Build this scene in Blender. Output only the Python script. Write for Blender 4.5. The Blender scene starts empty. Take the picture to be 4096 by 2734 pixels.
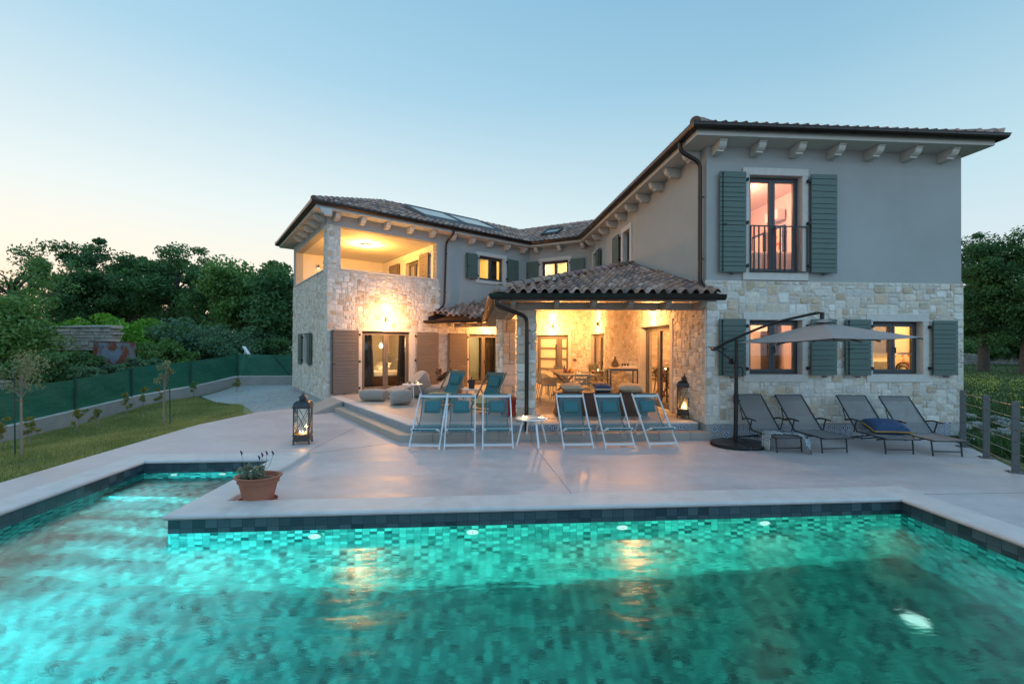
import bpy, math, random
import numpy as np
from mathutils import Vector, Matrix
from mathutils.geometry import tessellate_polygon
R = math.radians
rnd = random.Random(7)
SC = bpy.context.scene
COL = SC.collection

# ------------------------------------------------------------------ materials
def _nt(name):
    m = bpy.data.materials.new(name); m.use_nodes = True
    nt = m.node_tree
    for n in list(nt.nodes): nt.nodes.remove(n)
    return m, nt
def N(nt, t, **k):
    n = nt.nodes.new(t)
    for a, v in k.items(): setattr(n, a, v)
    return n
def L(nt, a, b): nt.links.new(a, b)
def math_(nt, op, a, b=None, clamp=False):
    n = N(nt, 'ShaderNodeMath', operation=op); n.use_clamp = clamp
    for i, v in enumerate((a, b)):
        if v is None: continue
        if isinstance(v, (int, float)): n.inputs[i].default_value = v
        else: L(nt, v, n.inputs[i])
    return n.outputs[0]
def mixc(nt, fac, a, b, bt='MIX'):
    n = N(nt, 'ShaderNodeMix', data_type='RGBA', blend_type=bt)
    if isinstance(fac, (int, float)): n.inputs[0].default_value = fac
    else: L(nt, fac, n.inputs[0])
    for i, v in ((6, a), (7, b)):
        if isinstance(v, tuple): n.inputs[i].default_value = (*v[:3], 1)
        else: L(nt, v, n.inputs[i])
    return n.outputs[2]
def noise(nt, co, scale, detail=4, rough=.55, dist=0):
    n = N(nt, 'ShaderNodeTexNoise'); n.inputs['Scale'].default_value = scale
    n.inputs['Detail'].default_value = detail; n.inputs['Roughness'].default_value = rough
    n.inputs['Distortion'].default_value = dist
    if co is not None: L(nt, co, n.inputs['Vector'])
    return n.outputs[0]
def ramp(nt, fac, stops):
    n = N(nt, 'ShaderNodeValToRGB')
    while len(n.color_ramp.elements) < len(stops): n.color_ramp.elements.new(.5)
    for e, (p, c) in zip(n.color_ramp.elements, stops):
        e.position = p; e.color = (*c, 1) if isinstance(c, tuple) else (c, c, c, 1)
    L(nt, fac, n.inputs[0]); return n.outputs[0]
def pm(name, col, rough=.6, metal=0., var=.15, vs=6., bump=0., bs=60., attr=False, col2=None, c2s=4., c2t=(.5, .6),
       emis=None, es=0., spec=.5, trans=0., uvtile=None, bdist=.01, sheen=0., gen=False):
    m, nt = _nt(name)
    out = N(nt, 'ShaderNodeOutputMaterial'); b = N(nt, 'ShaderNodeBsdfPrincipled')
    co = N(nt, 'ShaderNodeTexCoord').outputs['Object']
    c = tuple(col)
    base = None
    if attr:
        a = N(nt, 'ShaderNodeAttribute'); a.attribute_name = 'c'
        base = mixc(nt, 1., a.outputs['Color'], c, 'MULTIPLY')
    if col2 is not None:
        f = ramp(nt, noise(nt, co, c2s, 5, .6), [(c2t[0], 0.), (c2t[1], 1.)])
        base = mixc(nt, f, base if base is not None else c, tuple(col2))
    if var > 0:
        n1 = noise(nt, co, vs, 6, .6)
        g = ramp(nt, n1, [(.25, 1 - var), (.75, 1 + var * .6)])
        base = mixc(nt, 1., base if base is not None else c, g, 'MULTIPLY')
    if base is None: b.inputs['Base Color'].default_value = (*c, 1)
    else: L(nt, base, b.inputs['Base Color'])
    b.inputs['Roughness'].default_value = rough; b.inputs['Metallic'].default_value = metal
    b.inputs['Specular IOR Level'].default_value = spec
    if sheen: b.inputs['Sheen Weight'].default_value = sheen
    if emis is not None:
        b.inputs['Emission Color'].default_value = (*emis, 1); b.inputs['Emission Strength'].default_value = es
    if bump > 0:
        h = noise(nt, co, bs, 6, .65)
        bn = N(nt, 'ShaderNodeBump'); bn.inputs['Strength'].default_value = bump; bn.inputs['Distance'].default_value = bdist
        L(nt, h, bn.inputs['Height']); L(nt, bn.outputs[0], b.inputs['Normal'])
    if trans > 0:
        t = N(nt, 'ShaderNodeBsdfTransparent'); mx = N(nt, 'ShaderNodeMixShader'); mx.inputs[0].default_value = trans
        L(nt, b.outputs[0], mx.inputs[1]); L(nt, t.outputs[0], mx.inputs[2]); L(nt, mx.outputs[0], out.inputs[0])
    else: L(nt, b.outputs[0], out.inputs[0])
    return m
def leafmat(name, c1, c2, tr=.25):
    m, nt = _nt(name); out = N(nt, 'ShaderNodeOutputMaterial')
    a = N(nt, 'ShaderNodeAttribute'); a.attribute_name = 'c'
    base = mixc(nt, a.outputs['Fac'], c1, c2)
    b = N(nt, 'ShaderNodeBsdfPrincipled'); L(nt, base, b.inputs['Base Color']); b.inputs['Roughness'].default_value = .55
    b.inputs['Specular IOR Level'].default_value = .3
    t = N(nt, 'ShaderNodeBsdfTranslucent'); L(nt, mixc(nt, 1., base, (1.2, 1.3, .7), 'MULTIPLY'), t.inputs[0])
    mx = N(nt, 'ShaderNodeMixShader'); mx.inputs[0].default_value = tr
    L(nt, b.outputs[0], mx.inputs[1]); L(nt, t.outputs[0], mx.inputs[2]); L(nt, mx.outputs[0], out.inputs[0])
    return m
def emat(name, col, s):
    m, nt = _nt(name); out = N(nt, 'ShaderNodeOutputMaterial'); e = N(nt, 'ShaderNodeEmission')
    e.inputs[0].default_value = (*col, 1); e.inputs[1].default_value = s; L(nt, e.outputs[0], out.inputs[0]); return m

M = {}
M['plaster'] = pm('plaster', (.385, .39, .375), .9, var=.11, vs=.9, bump=.6, bs=90, bdist=.008)
M['white_plaster'] = pm('white_plaster', (.72, .69, .64), .85, var=.05, vs=2, bump=.15, bs=120, bdist=.004)
M['cornice'] = pm('cornice', (.56, .54, .49), .8, var=.06, vs=3, bump=.1, bs=90)
M['mortar'] = pm('mortar', (.60, .565, .51), .95, var=.10, vs=9, bump=.35, bs=60)
M['stone'] = pm('stone', (1, 1, 1), .85, var=.22, vs=16, bump=.5, bs=26, bdist=.012, attr=True, col2=(.44, .28, .16), c2s=8, c2t=(.62, .74))
M['stone_trim'] = pm('stone_trim', (.60, .57, .52), .75, var=.12, vs=10, bump=.2, bs=70)
M['white_stone'] = pm('white_stone', (.70, .66, .62), .6, var=.1, vs=8, bump=.15, bs=50)
M['shutter'] = pm('sage_paint', (.085, .13, .108), .5, var=.1, vs=14, bump=.08, bs=80)
M['shutter_taupe'] = pm('taupe_paint', (.175, .145, .12), .5, var=.1, vs=14, bump=.08, bs=80)
M['frame'] = pm('anthracite_frame', (.055, .056, .06), .4, var=.05)
M['frame2'] = pm('taupe_frame', (.13, .115, .10), .45, var=.05)
M['black'] = pm('black_iron', (.015, .015, .017), .35, var=0, metal=.3)
M['gutter'] = pm('gutter_metal', (.045, .034, .03), .28, metal=.7, var=.1)
M['tile'] = pm('roof_tile', (1, 1, 1), .8, var=.3, vs=12, bump=.4, bs=40, attr=True)
M['wood_beam'] = pm('painted_beam', (.36, .33, .27), .7, var=.12, vs=9, bump=.1, bs=30)
M['soffit_board'] = pm('soffit_board', (.33, .24, .16), .6, var=.2, vs=6)
M['deck'] = None
M['step'] = pm('step_tile', (.36, .32, .28), .55, var=.12, vs=3, bump=.06, bs=60)
M['terrace'] = None
M['pale_coping'] = pm('pale_coping', (.60, .57, .55), .55, var=.12, vs=5, bump=.25, bs=45, col2=(.48, .44, .40), c2s=2.2, c2t=(.55, .75))
M['alu'] = pm('white_aluminium', (.66, .67, .68), .35, var=.03, metal=0.)
M['teal'] = pm('teal_fabric', (.04, .16, .175), .8, var=.06, vs=30, bump=.1, bs=300)
M['teal_net'] = pm('teal_sling', (.085, .20, .215), .7, var=.05, vs=30, trans=.42)
M['olive'] = pm('olive_metal', (.16, .17, .12), .45, var=.05, metal=.2)
M['graphite'] = pm('graphite_metal', (.035, .04, .042), .45, var=.05, metal=.3)
M['grey_net'] = pm('grey_sling', (.20, .19, .185), .7, var=.05, vs=60, trans=.22)
M['canvas'] = pm('taupe_canvas', (.32, .285, .265), .85, var=.08, vs=2.5, bump=.1, bs=200)
M['bean'] = pm('bean_fabric', (.30, .27, .235), .9, var=.1, vs=5, bump=.25, bs=260, sheen=.3)
M['seam'] = pm('seam_cord', (.05, .04, .04), .9, var=0)
M['mustard'] = pm('mustard_fabric', (.42, .35, .16), .9, var=.1, vs=6, bump=.15, bs=200)
M['sand'] = pm('sand_fabric', (.48, .40, .28), .9, var=.1, vs=6, bump=.15, bs=150)
M['blue_cloth'] = pm('blue_cloth', (.03, .07, .16), .9, var=.2, vs=20, bump=.15, bs=150, col2=(.35, .25, .07), c2s=18, c2t=(.66, .70))
M['gold_fringe'] = pm('gold_fringe', (.40, .24, .05), .9, var=.3, vs=60, bump=.6, bs=120)
M['terracotta'] = pm('terracotta', (.36, .13, .075), .75, var=.18, vs=6, bump=.15, bs=60)
M['red_pot'] = pm('red_glaze', (.30, .04, .03), .4, var=.1)
M['soil'] = pm('soil', (.06, .045, .03), .95, var=.5, vs=30, bump=1, bs=40)
M['dark_wood'] = pm('dark_wood', (.085, .038, .022), .5, var=.45, vs=7, bump=.25, bs=25)
M['red_wood'] = pm('reddish_wood', (.22, .075, .035), .5, var=.3, vs=9)
M['lantern'] = pm('lantern_wood', (.06, .052, .046), .6, var=.3, vs=20, bump=.3, bs=50)
M['lantern_roof'] = pm('lantern_roof_metal', (.05, .05, .055), .35, metal=.6, var=.15, vs=15)
M['white_top'] = pm('white_table', (.75, .74, .72), .4, var=.03)
M['sage_metal'] = pm('sage_metal', (.33, .35, .24), .45, var=.05)
M['brown_glass'] = pm('brown_glass', (.10, .06, .03), .1, var=0, trans=.35)
M['porcelain'] = pm('porcelain', (.75, .72, .68), .2, var=0)
M['banana'] = pm('fruit_yellow', (.7, .5, .12), .5, var=.2, vs=20)
M['fruit'] = pm('fruit_red', (.35, .10, .06), .5, var=.2, vs=20)
M['bedding'] = pm('white_linen', (.75, .70, .62), .9, var=.06, vs=4, bump=.3, bs=12, bdist=.03)
M['curtain'] = pm('dark_curtain', (.075, .068, .06), .9, var=.2, vs=8)
M['curtain_light'] = pm('light_curtain', (.6, .52, .42), .9, var=.05)
M['room'] = pm('room_wall', (.72, .64, .54), .9, var=.03, vs=2)
M['room_pink'] = pm('room_wall_pink', (.74, .60, .54), .9, var=.03, vs=2)
M['room_dark'] = pm('room_dark', (.10, .085, .07), .9, var=.1)
M['frosted'] = pm('frosted_glass', (.62, .55, .42), .55, var=.03, vs=1.5)
M['fence_net'] = None
M['concrete'] = pm('concrete', (.36, .345, .32), .85, var=.15, vs=3, bump=.2, bs=40)
M['concrete_pale'] = pm('concrete_pale', (.58, .57, .55), .8, var=.12, vs=3, bump=.15, bs=40)
M['steel_grey'] = pm('grey_steel', (.11, .12, .125), .5, var=.1, vs=15)
M['cable'] = pm('steel_cable', (.50, .42, .36), .3, metal=.8, var=0)
M['rust'] = pm('rusty_blue_sheet', (.17, .22, .27), .6, var=.2, vs=3, bump=.2, bs=20, col2=(.17, .05, .025), c2s=1.6, c2t=(.46, .54))
M['rust2'] = pm('rusty_iron', (.12, .06, .04), .8, var=.3, vs=6)
M['bark'] = pm('bark', (.09, .075, .06), .95, var=.35, vs=6, bump=.8, bs=14, bdist=.04)
M['stalk'] = pm('pale_stalk', (.26, .22, .17), .9, var=.2, vs=9)
M['green_stake'] = pm('green_stake', (.01, .05, .035), .5, var=0)
M['leaf_oak'] = leafmat('oak_leaves', (0.034, 0.101, 0.041), (0.115, 0.230, 0.074))
M['leaf_bright'] = leafmat('bright_leaves', (.07, .20, .02), (.18, .38, .04))
M['leaf_hedge'] = leafmat('hedge_leaves', (0.061, 0.149, 0.088), (0.149, 0.257, 0.135))
M['leaf_olive'] = leafmat('olive_leaves', (.14, .16, .08), (.30, .32, .18))
M['leaf_yellow'] = leafmat('laurel_leaves', (.12, .14, .03), (.28, .26, .05))
M['leaf_mid'] = leafmat('shrub_leaves', (0.068, 0.162, 0.041), (0.176, 0.297, 0.081))
M['leaf_red'] = leafmat('reddish_leaves', (.10, .07, .035), (.22, .13, .08))
M['lavender'] = leafmat('lavender_leaves', (.16, .19, .13), (.33, .36, .26))
M['purple'] = pm('purple_bud', (.055, .03, .07), .9, var=.2, vs=40)
M['flame'] = emat('candle_flame', (1, .62, .22), 22)
M['wax'] = pm('wax', (.8, .68, .5), .5, var=0, emis=(1, .5, .15), es=.8)
M['bulb'] = emat('lit_bulb', (1, .72, .33), 14)
M['ceiling_glow'] = emat('lit_ceiling_lamp', (1, .80, .42), 12)
M['pool_glow_dim'] = emat('floor_lamp_glow', (.66, 1, .86), .8)
M['pool_glow'] = emat('pool_lamp_glow', (.72, 1, .86), .95)
M['book'] = pm('printed_paper', (.45, .43, .40), .7, var=.6, vs=40)
M['solar'] = pm('solar_glass', (.02, .03, .04), .08, var=0, spec=.8)
M['rock'] = pm('pale_rock', (.30, .29, .27), .9, var=.4, vs=4, bump=.7, bs=12, bdist=.03)
M['stripe'] = None
def glass(name, refl=.10):
    m, nt = _nt(name); out = N(nt, 'ShaderNodeOutputMaterial')
    t = N(nt, 'ShaderNodeBsdfTransparent'); g = N(nt, 'ShaderNodeBsdfGlossy'); g.inputs['Roughness'].default_value = .02
    fr = N(nt, 'ShaderNodeFresnel'); fr.inputs[0].default_value = 1.5
    f = math_(nt, 'ADD', math_(nt, 'MULTIPLY', fr.outputs[0], 1.2), refl, True)
    t.inputs[0].default_value = (.93, .95, .93, 1)
    mx = N(nt, 'ShaderNodeMixShader'); L(nt, f, mx.inputs[0]); L(nt, t.outputs[0], mx.inputs[1]); L(nt, g.outputs[0], mx.inputs[2])
    L(nt, mx.outputs[0], out.inputs[0]); return m
M['glass'] = glass('window_glass', .02)
M['lantern_glass'] = glass('lantern_glass', 0.)

def deckmat():
    m, nt = _nt('polished_concrete'); out = N(nt, 'ShaderNodeOutputMaterial'); b = N(nt, 'ShaderNodeBsdfPrincipled')
    co = N(nt, 'ShaderNodeTexCoord').outputs['Object']
    mp = N(nt, 'ShaderNodeMapping'); mp.inputs['Scale'].default_value = (.55, 1.5, 1); L(nt, co, mp.inputs[0])
    n1 = noise(nt, mp.outputs[0], 1.1, 8, .62, .8); n2 = noise(nt, co, 5, 8, .7, .4)
    c = mixc(nt, ramp(nt, n1, [(.35, 0.), (.7, 1.)]), (.49, .43, .425), (.65, .575, .565))
    c = mixc(nt, ramp(nt, n2, [(.3, 0.), (.75, .45)]), c, (.36, .31, .305))
    L(nt, c, b.inputs['Base Color'])
    r = ramp(nt, n1, [(.3, .34), (.75, .58)]); L(nt, r, b.inputs['Roughness'])
    bn = N(nt, 'ShaderNodeBump'); bn.inputs['Strength'].default_value = .12; bn.inputs['Distance'].default_value = .02
    L(nt, n2, bn.inputs['Height']); L(nt, bn.outputs[0], b.inputs['Normal'])
    L(nt, b.outputs[0], out.inputs[0]); return m
M['deck'] = deckmat()
def terracemat():
    m, nt = _nt('terrace_porcelain'); out = N(nt, 'ShaderNodeOutputMaterial'); b = N(nt, 'ShaderNodeBsdfPrincipled')
    co = N(nt, 'ShaderNodeTexCoord').outputs['Object']
    mp = N(nt, 'ShaderNodeMapping'); mp.inputs['Rotation'].default_value = (0, 0, R(37)); L(nt, co, mp.inputs[0])
    br = N(nt, 'ShaderNodeTexBrick'); br.offset = 0; L(nt, mp.outputs[0], br.inputs[0]); br.inputs['Scale'].default_value = 1
    br.inputs['Mortar Size'].default_value = .004; br.inputs['Brick Width'].default_value = .8; br.inputs['Row Height'].default_value = .8
    br.inputs['Color1'].default_value = (.46, .41, .36, 1); br.inputs['Color2'].default_value = (.43, .385, .34, 1); br.inputs['Mortar'].default_value = (.25, .22, .19, 1)
    g = ramp(nt, noise(nt, co, 2.5, 7, .65, .6), [(.3, .86), (.7, 1.08)])
    L(nt, mixc(nt, 1., br.outputs[0], g, 'MULTIPLY'), b.inputs['Base Color']); b.inputs['Roughness'].default_value = .42
    L(nt, b.outputs[0], out.inputs[0]); return m
M['terrace'] = terracemat()
def pooltile(name, dark, light, sx, sy, rough=.35):
    m, nt = _nt(name); out = N(nt, 'ShaderNodeOutputMaterial'); b = N(nt, 'ShaderNodeBsdfPrincipled')
    uv = N(nt, 'ShaderNodeUVMap').outputs[0]
    sc = N(nt, 'ShaderNodeVectorMath', operation='MULTIPLY'); L(nt, uv, sc.inputs[0]); sc.inputs[1].default_value = (1 / sx, 1 / sy, 1)
    fl = N(nt, 'ShaderNodeVectorMath', operation='FLOOR'); L(nt, sc.outputs[0], fl.inputs[0])
    fr = N(nt, 'ShaderNodeVectorMath', operation='FRACTION'); L(nt, sc.outputs[0], fr.inputs[0])
    wn = N(nt, 'ShaderNodeTexWhiteNoise', noise_dimensions='2D'); L(nt, fl.outputs[0], wn.inputs['Vector'])
    ck = N(nt, 'ShaderNodeTexChecker'); L(nt, sc.outputs[0], ck.inputs[0]); ck.inputs['Scale'].default_value = 1.
    ck.inputs[1].default_value = (1, 1, 1, 1); ck.inputs[2].default_value = (0, 0, 0, 1)
    f0 = math_(nt, 'MULTIPLY', wn.outputs[0], .8)
    f1 = math_(nt, 'ADD', f0, math_(nt, 'MULTIPLY', ck.outputs[1], .3))
    nn = noise(nt, uv, 22, 6, .7, 1.5)
    f2 = math_(nt, 'ADD', f1, math_(nt, 'MULTIPLY', math_(nt, 'SUBTRACT', nn, .5), .9), True)
    c = mixc(nt, f2, dark, light)
    sp = N(nt, 'ShaderNodeSeparateXYZ'); L(nt, fr.outputs[0], sp.inputs[0])
    e = math_(nt, 'MAXIMUM', math_(nt, 'ABSOLUTE', math_(nt, 'SUBTRACT', sp.outputs[0], .5)), math_(nt, 'ABSOLUTE', math_(nt, 'SUBTRACT', sp.outputs[1], .5)))
    c = mixc(nt, math_(nt, 'GREATER_THAN', e, .48), c, tuple(x * .7 for x in dark))
    L(nt, c, b.inputs['Base Color']); b.inputs['Roughness'].default_value = rough
    L(nt, b.outputs[0], out.inputs[0]); return m
M['pool_tile'] = pooltile('pool_mosaic', (.004, .040, .048), (.26, .54, .55), .072, .072)
M['water_band'] = pooltile('slate_band', (.018, .04, .052), (.075, .125, .145), .115, .09)
def azulejo():
    m, nt = _nt('patterned_tiles'); out = N(nt, 'ShaderNodeOutputMaterial'); b = N(nt, 'ShaderNodeBsdfPrincipled')
    uv = N(nt, 'ShaderNodeUVMap').outputs[0]
    sc = N(nt, 'ShaderNodeVectorMath', operation='SCALE'); L(nt, uv, sc.inputs[0]); sc.inputs['Scale'].default_value = 1 / .11
    fl = N(nt, 'ShaderNodeVectorMath', operation='FLOOR'); L(nt, sc.outputs[0], fl.inputs[0])
    fr = N(nt, 'ShaderNodeVectorMath', operation='FRACTION'); L(nt, sc.outputs[0], fr.inputs[0])
    sb = N(nt, 'ShaderNodeVectorMath', operation='SUBTRACT'); L(nt, fr.outputs[0], sb.inputs[0]); sb.inputs[1].default_value = (.5, .5, 0)
    sp = N(nt, 'ShaderNodeSeparateXYZ'); L(nt, sb.outputs[0], sp.inputs[0])
    X, Y = sp.outputs[0], sp.outputs[1]
    wn = N(nt, 'ShaderNodeTexWhiteNoise', noise_dimensions='2D'); L(nt, fl.outputs[0], wn.inputs['Vector'])
    w = wn.outputs[0]
    rr = math_(nt, 'SQRT', math_(nt, 'ADD', math_(nt, 'MULTIPLY', X, X), math_(nt, 'MULTIPLY', Y, Y)))
    an = math_(nt, 'ARCTAN2', Y, X)
    a8 = math_(nt, 'COSINE', math_(nt, 'MULTIPLY', an, 8)); a4 = math_(nt, 'COSINE', math_(nt, 'MULTIPLY', an, 4))
    rs = math_(nt, 'SINE', math_(nt, 'ADD', math_(nt, 'MULTIPLY', rr, math_(nt, 'ADD', math_(nt, 'MULTIPLY', w, 26), 16)), math_(nt, 'MULTIPLY', w, 20)))
    v = math_(nt, 'ADD', rs, math_(nt, 'MULTIPLY', math_(nt, 'ADD', math_(nt, 'MULTIPLY', a8, w), math_(nt, 'MULTIPLY', a4, math_(nt, 'SUBTRACT', 1, w))), .8))
    c2 = ramp(nt, wn.outputs['Color'], [(0, (.03, .06, .16)), (.45, (.02, .10, .24)), (.75, (.10, .10, .12)), (1, (.20, .09, .04))])
    c = mixc(nt, math_(nt, 'GREATER_THAN', v, .1), (.50, .51, .50), c2)
    e = math_(nt, 'MAXIMUM', math_(nt, 'ABSOLUTE', X), math_(nt, 'ABSOLUTE', Y))
    c = mixc(nt, math_(nt, 'GREATER_THAN', e, .475), c, (.45, .44, .42))
    L(nt, c, b.inputs['Base Color']); b.inputs['Roughness'].default_value = .25
    L(nt, b.outputs[0], out.inputs[0]); return m
M['azulejo'] = azulejo()
def watermat():
    m, nt = _nt('pool_water'); out = N(nt, 'ShaderNodeOutputMaterial')
    co = N(nt, 'ShaderNodeTexCoord').outputs['Object']
    mp = N(nt, 'ShaderNodeMapping'); mp.inputs['Rotation'].default_value = (0, 0, R(-35)); mp.inputs['Scale'].default_value = (.55, 1.3, 1); L(nt, co, mp.inputs[0])
    h1 = noise(nt, mp.outputs[0], 1.6, 3, .5, .6); h2 = noise(nt, mp.outputs[0], 11, 5, .6, .4)
    h = math_(nt, 'ADD', h1, math_(nt, 'MULTIPLY', h2, .18))
    bn = N(nt, 'ShaderNodeBump'); bn.inputs['Strength'].default_value = .24; bn.inputs['Distance'].default_value = .08; L(nt, h, bn.inputs['Height'])
    g = N(nt, 'ShaderNodeBsdfGlossy'); g.inputs['Roughness'].default_value = .19; L(nt, bn.outputs[0], g.inputs['Normal'])
    r = N(nt, 'ShaderNodeBsdfRefraction'); r.inputs['IOR'].default_value = 1.33; r.inputs['Roughness'].default_value = .15; L(nt, bn.outputs[0], r.inputs['Normal'])
    r.inputs[0].default_value = (.68, .96, 1., 1)
    f = N(nt, 'ShaderNodeFresnel'); f.inputs[0].default_value = 1.33; L(nt, bn.outputs[0], f.inputs['Normal'])
    mx = N(nt, 'ShaderNodeMixShader'); L(nt, f.outputs[0], mx.inputs[0]); L(nt, r.outputs[0], mx.inputs[1]); L(nt, g.outputs[0], mx.inputs[2])
    L(nt, mx.outputs[0], out.inputs[0]); return m
M['water'] = watermat()
def netmat():
    m, nt = _nt('green_shade_net'); out = N(nt, 'ShaderNodeOutputMaterial'); b = N(nt, 'ShaderNodeBsdfPrincipled')
    co = N(nt, 'ShaderNodeTexCoord').outputs['Object']
    mp = N(nt, 'ShaderNodeMapping'); mp.inputs['Scale'].default_value = (1, 1, 14); L(nt, co, mp.inputs[0])
    n1 = noise(nt, mp.outputs[0], 3, 4, .6)
    c = mixc(nt, ramp(nt, n1, [(.35, 0.), (.7, 1.)]), (.004, .105, .062), (.01, .15, .09))
    L(nt, c, b.inputs['Base Color']); b.inputs['Roughness'].default_value = .6
    h = noise(nt, co, 5, 5, .6); bn = N(nt, 'ShaderNodeBump'); bn.inputs['Strength'].default_value = .5; bn.inputs['Distance'].default_value = .08
    L(nt, h, bn.inputs['Height']); L(nt, bn.outputs[0], b.inputs['Normal'])
    t = N(nt, 'ShaderNodeBsdfTransparent'); mx = N(nt, 'ShaderNodeMixShader'); mx.inputs[0].default_value = .06
    L(nt, b.outputs[0], mx.inputs[1]); L(nt, t.outputs[0], mx.inputs[2]); L(nt, mx.outputs[0], out.inputs[0]); return m
M['fence_net'] = netmat()
def stripemat():
    m, nt = _nt('striped_towel'); out = N(nt, 'ShaderNodeOutputMaterial'); b = N(nt, 'ShaderNodeBsdfPrincipled')
    uv = N(nt, 'ShaderNodeUVMap').outputs[0]; sp = N(nt, 'ShaderNodeSeparateXYZ'); L(nt, uv, sp.inputs[0])
    s = math_(nt, 'SINE', math_(nt, 'MULTIPLY', sp.outputs[1], 2 * math.pi / .028))
    c = mixc(nt, math_(nt, 'GREATER_THAN', s, -.1), (.02, .05, .08), (.62, .66, .66))
    L(nt, c, b.inputs['Base Color']); b.inputs['Roughness'].default_value = .9; L(nt, b.outputs[0], out.inputs[0]); return m
M['stripe'] = stripemat()
def groundmat():
    m, nt = _nt('earth_and_grass'); out = N(nt, 'ShaderNodeOutputMaterial'); b = N(nt, 'ShaderNodeBsdfPrincipled')
    co = N(nt, 'ShaderNodeTexCoord').outputs['Object']
    n1 = noise(nt, co, 1.3, 8, .65, .5); n2 = noise(nt, co, 14, 6, .7)
    c = mixc(nt, ramp(nt, n1, [(.38, 0.), (.62, 1.)]), (.07, .11, .03), (.14, .14, .05))
    c = mixc(nt, ramp(nt, n2, [(.56, 0.), (.7, 1.)]), c, (.12, .08, .05))
    L(nt, c, b.inputs['Base Color']); b.inputs['Roughness'].default_value = .95
    bn = N(nt, 'ShaderNodeBump'); bn.inputs['Strength'].default_value = 1; bn.inputs['Distance'].default_value = .05
    L(nt, n2, bn.inputs['Height']); L(nt, bn.outputs[0], b.inputs['Normal']); L(nt, b.outputs[0], out.inputs[0]); return m
M['ground'] = groundmat()
def gravelmat():
    m, nt = _nt('pale_gravel'); out = N(nt, 'ShaderNodeOutputMaterial'); b = N(nt, 'ShaderNodeBsdfPrincipled')
    co = N(nt, 'ShaderNodeTexCoord').outputs['Object']
    v = N(nt, 'ShaderNodeTexVoronoi'); v.inputs['Scale'].default_value = 15; L(nt, co, v.inputs[0])
    c = ramp(nt, v.outputs['Distance'], [(.1, (.62, .61, .58)), (.7, (.22, .21, .20))])
    c = mixc(nt, .5, c, mixc(nt, 1., v.outputs['Color'], (.55, .54, .52), 'MULTIPLY'))
    c = mixc(nt, .35, c, (.55, .54, .52))
    L(nt, c, b.inputs['Base Color']); b.inputs['Roughness'].default_value = .9
    bn = N(nt, 'ShaderNodeBump'); bn.inputs['Strength'].default_value = 1; bn.inputs['Distance'].default_value = .02; bn.invert = True
    L(nt, v.outputs['Distance'], bn.inputs['Height']); L(nt, bn.outputs[0], b.inputs['Normal']); L(nt, b.outputs[0], out.inputs[0]); return m
M['gravel'] = gravelmat()

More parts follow.
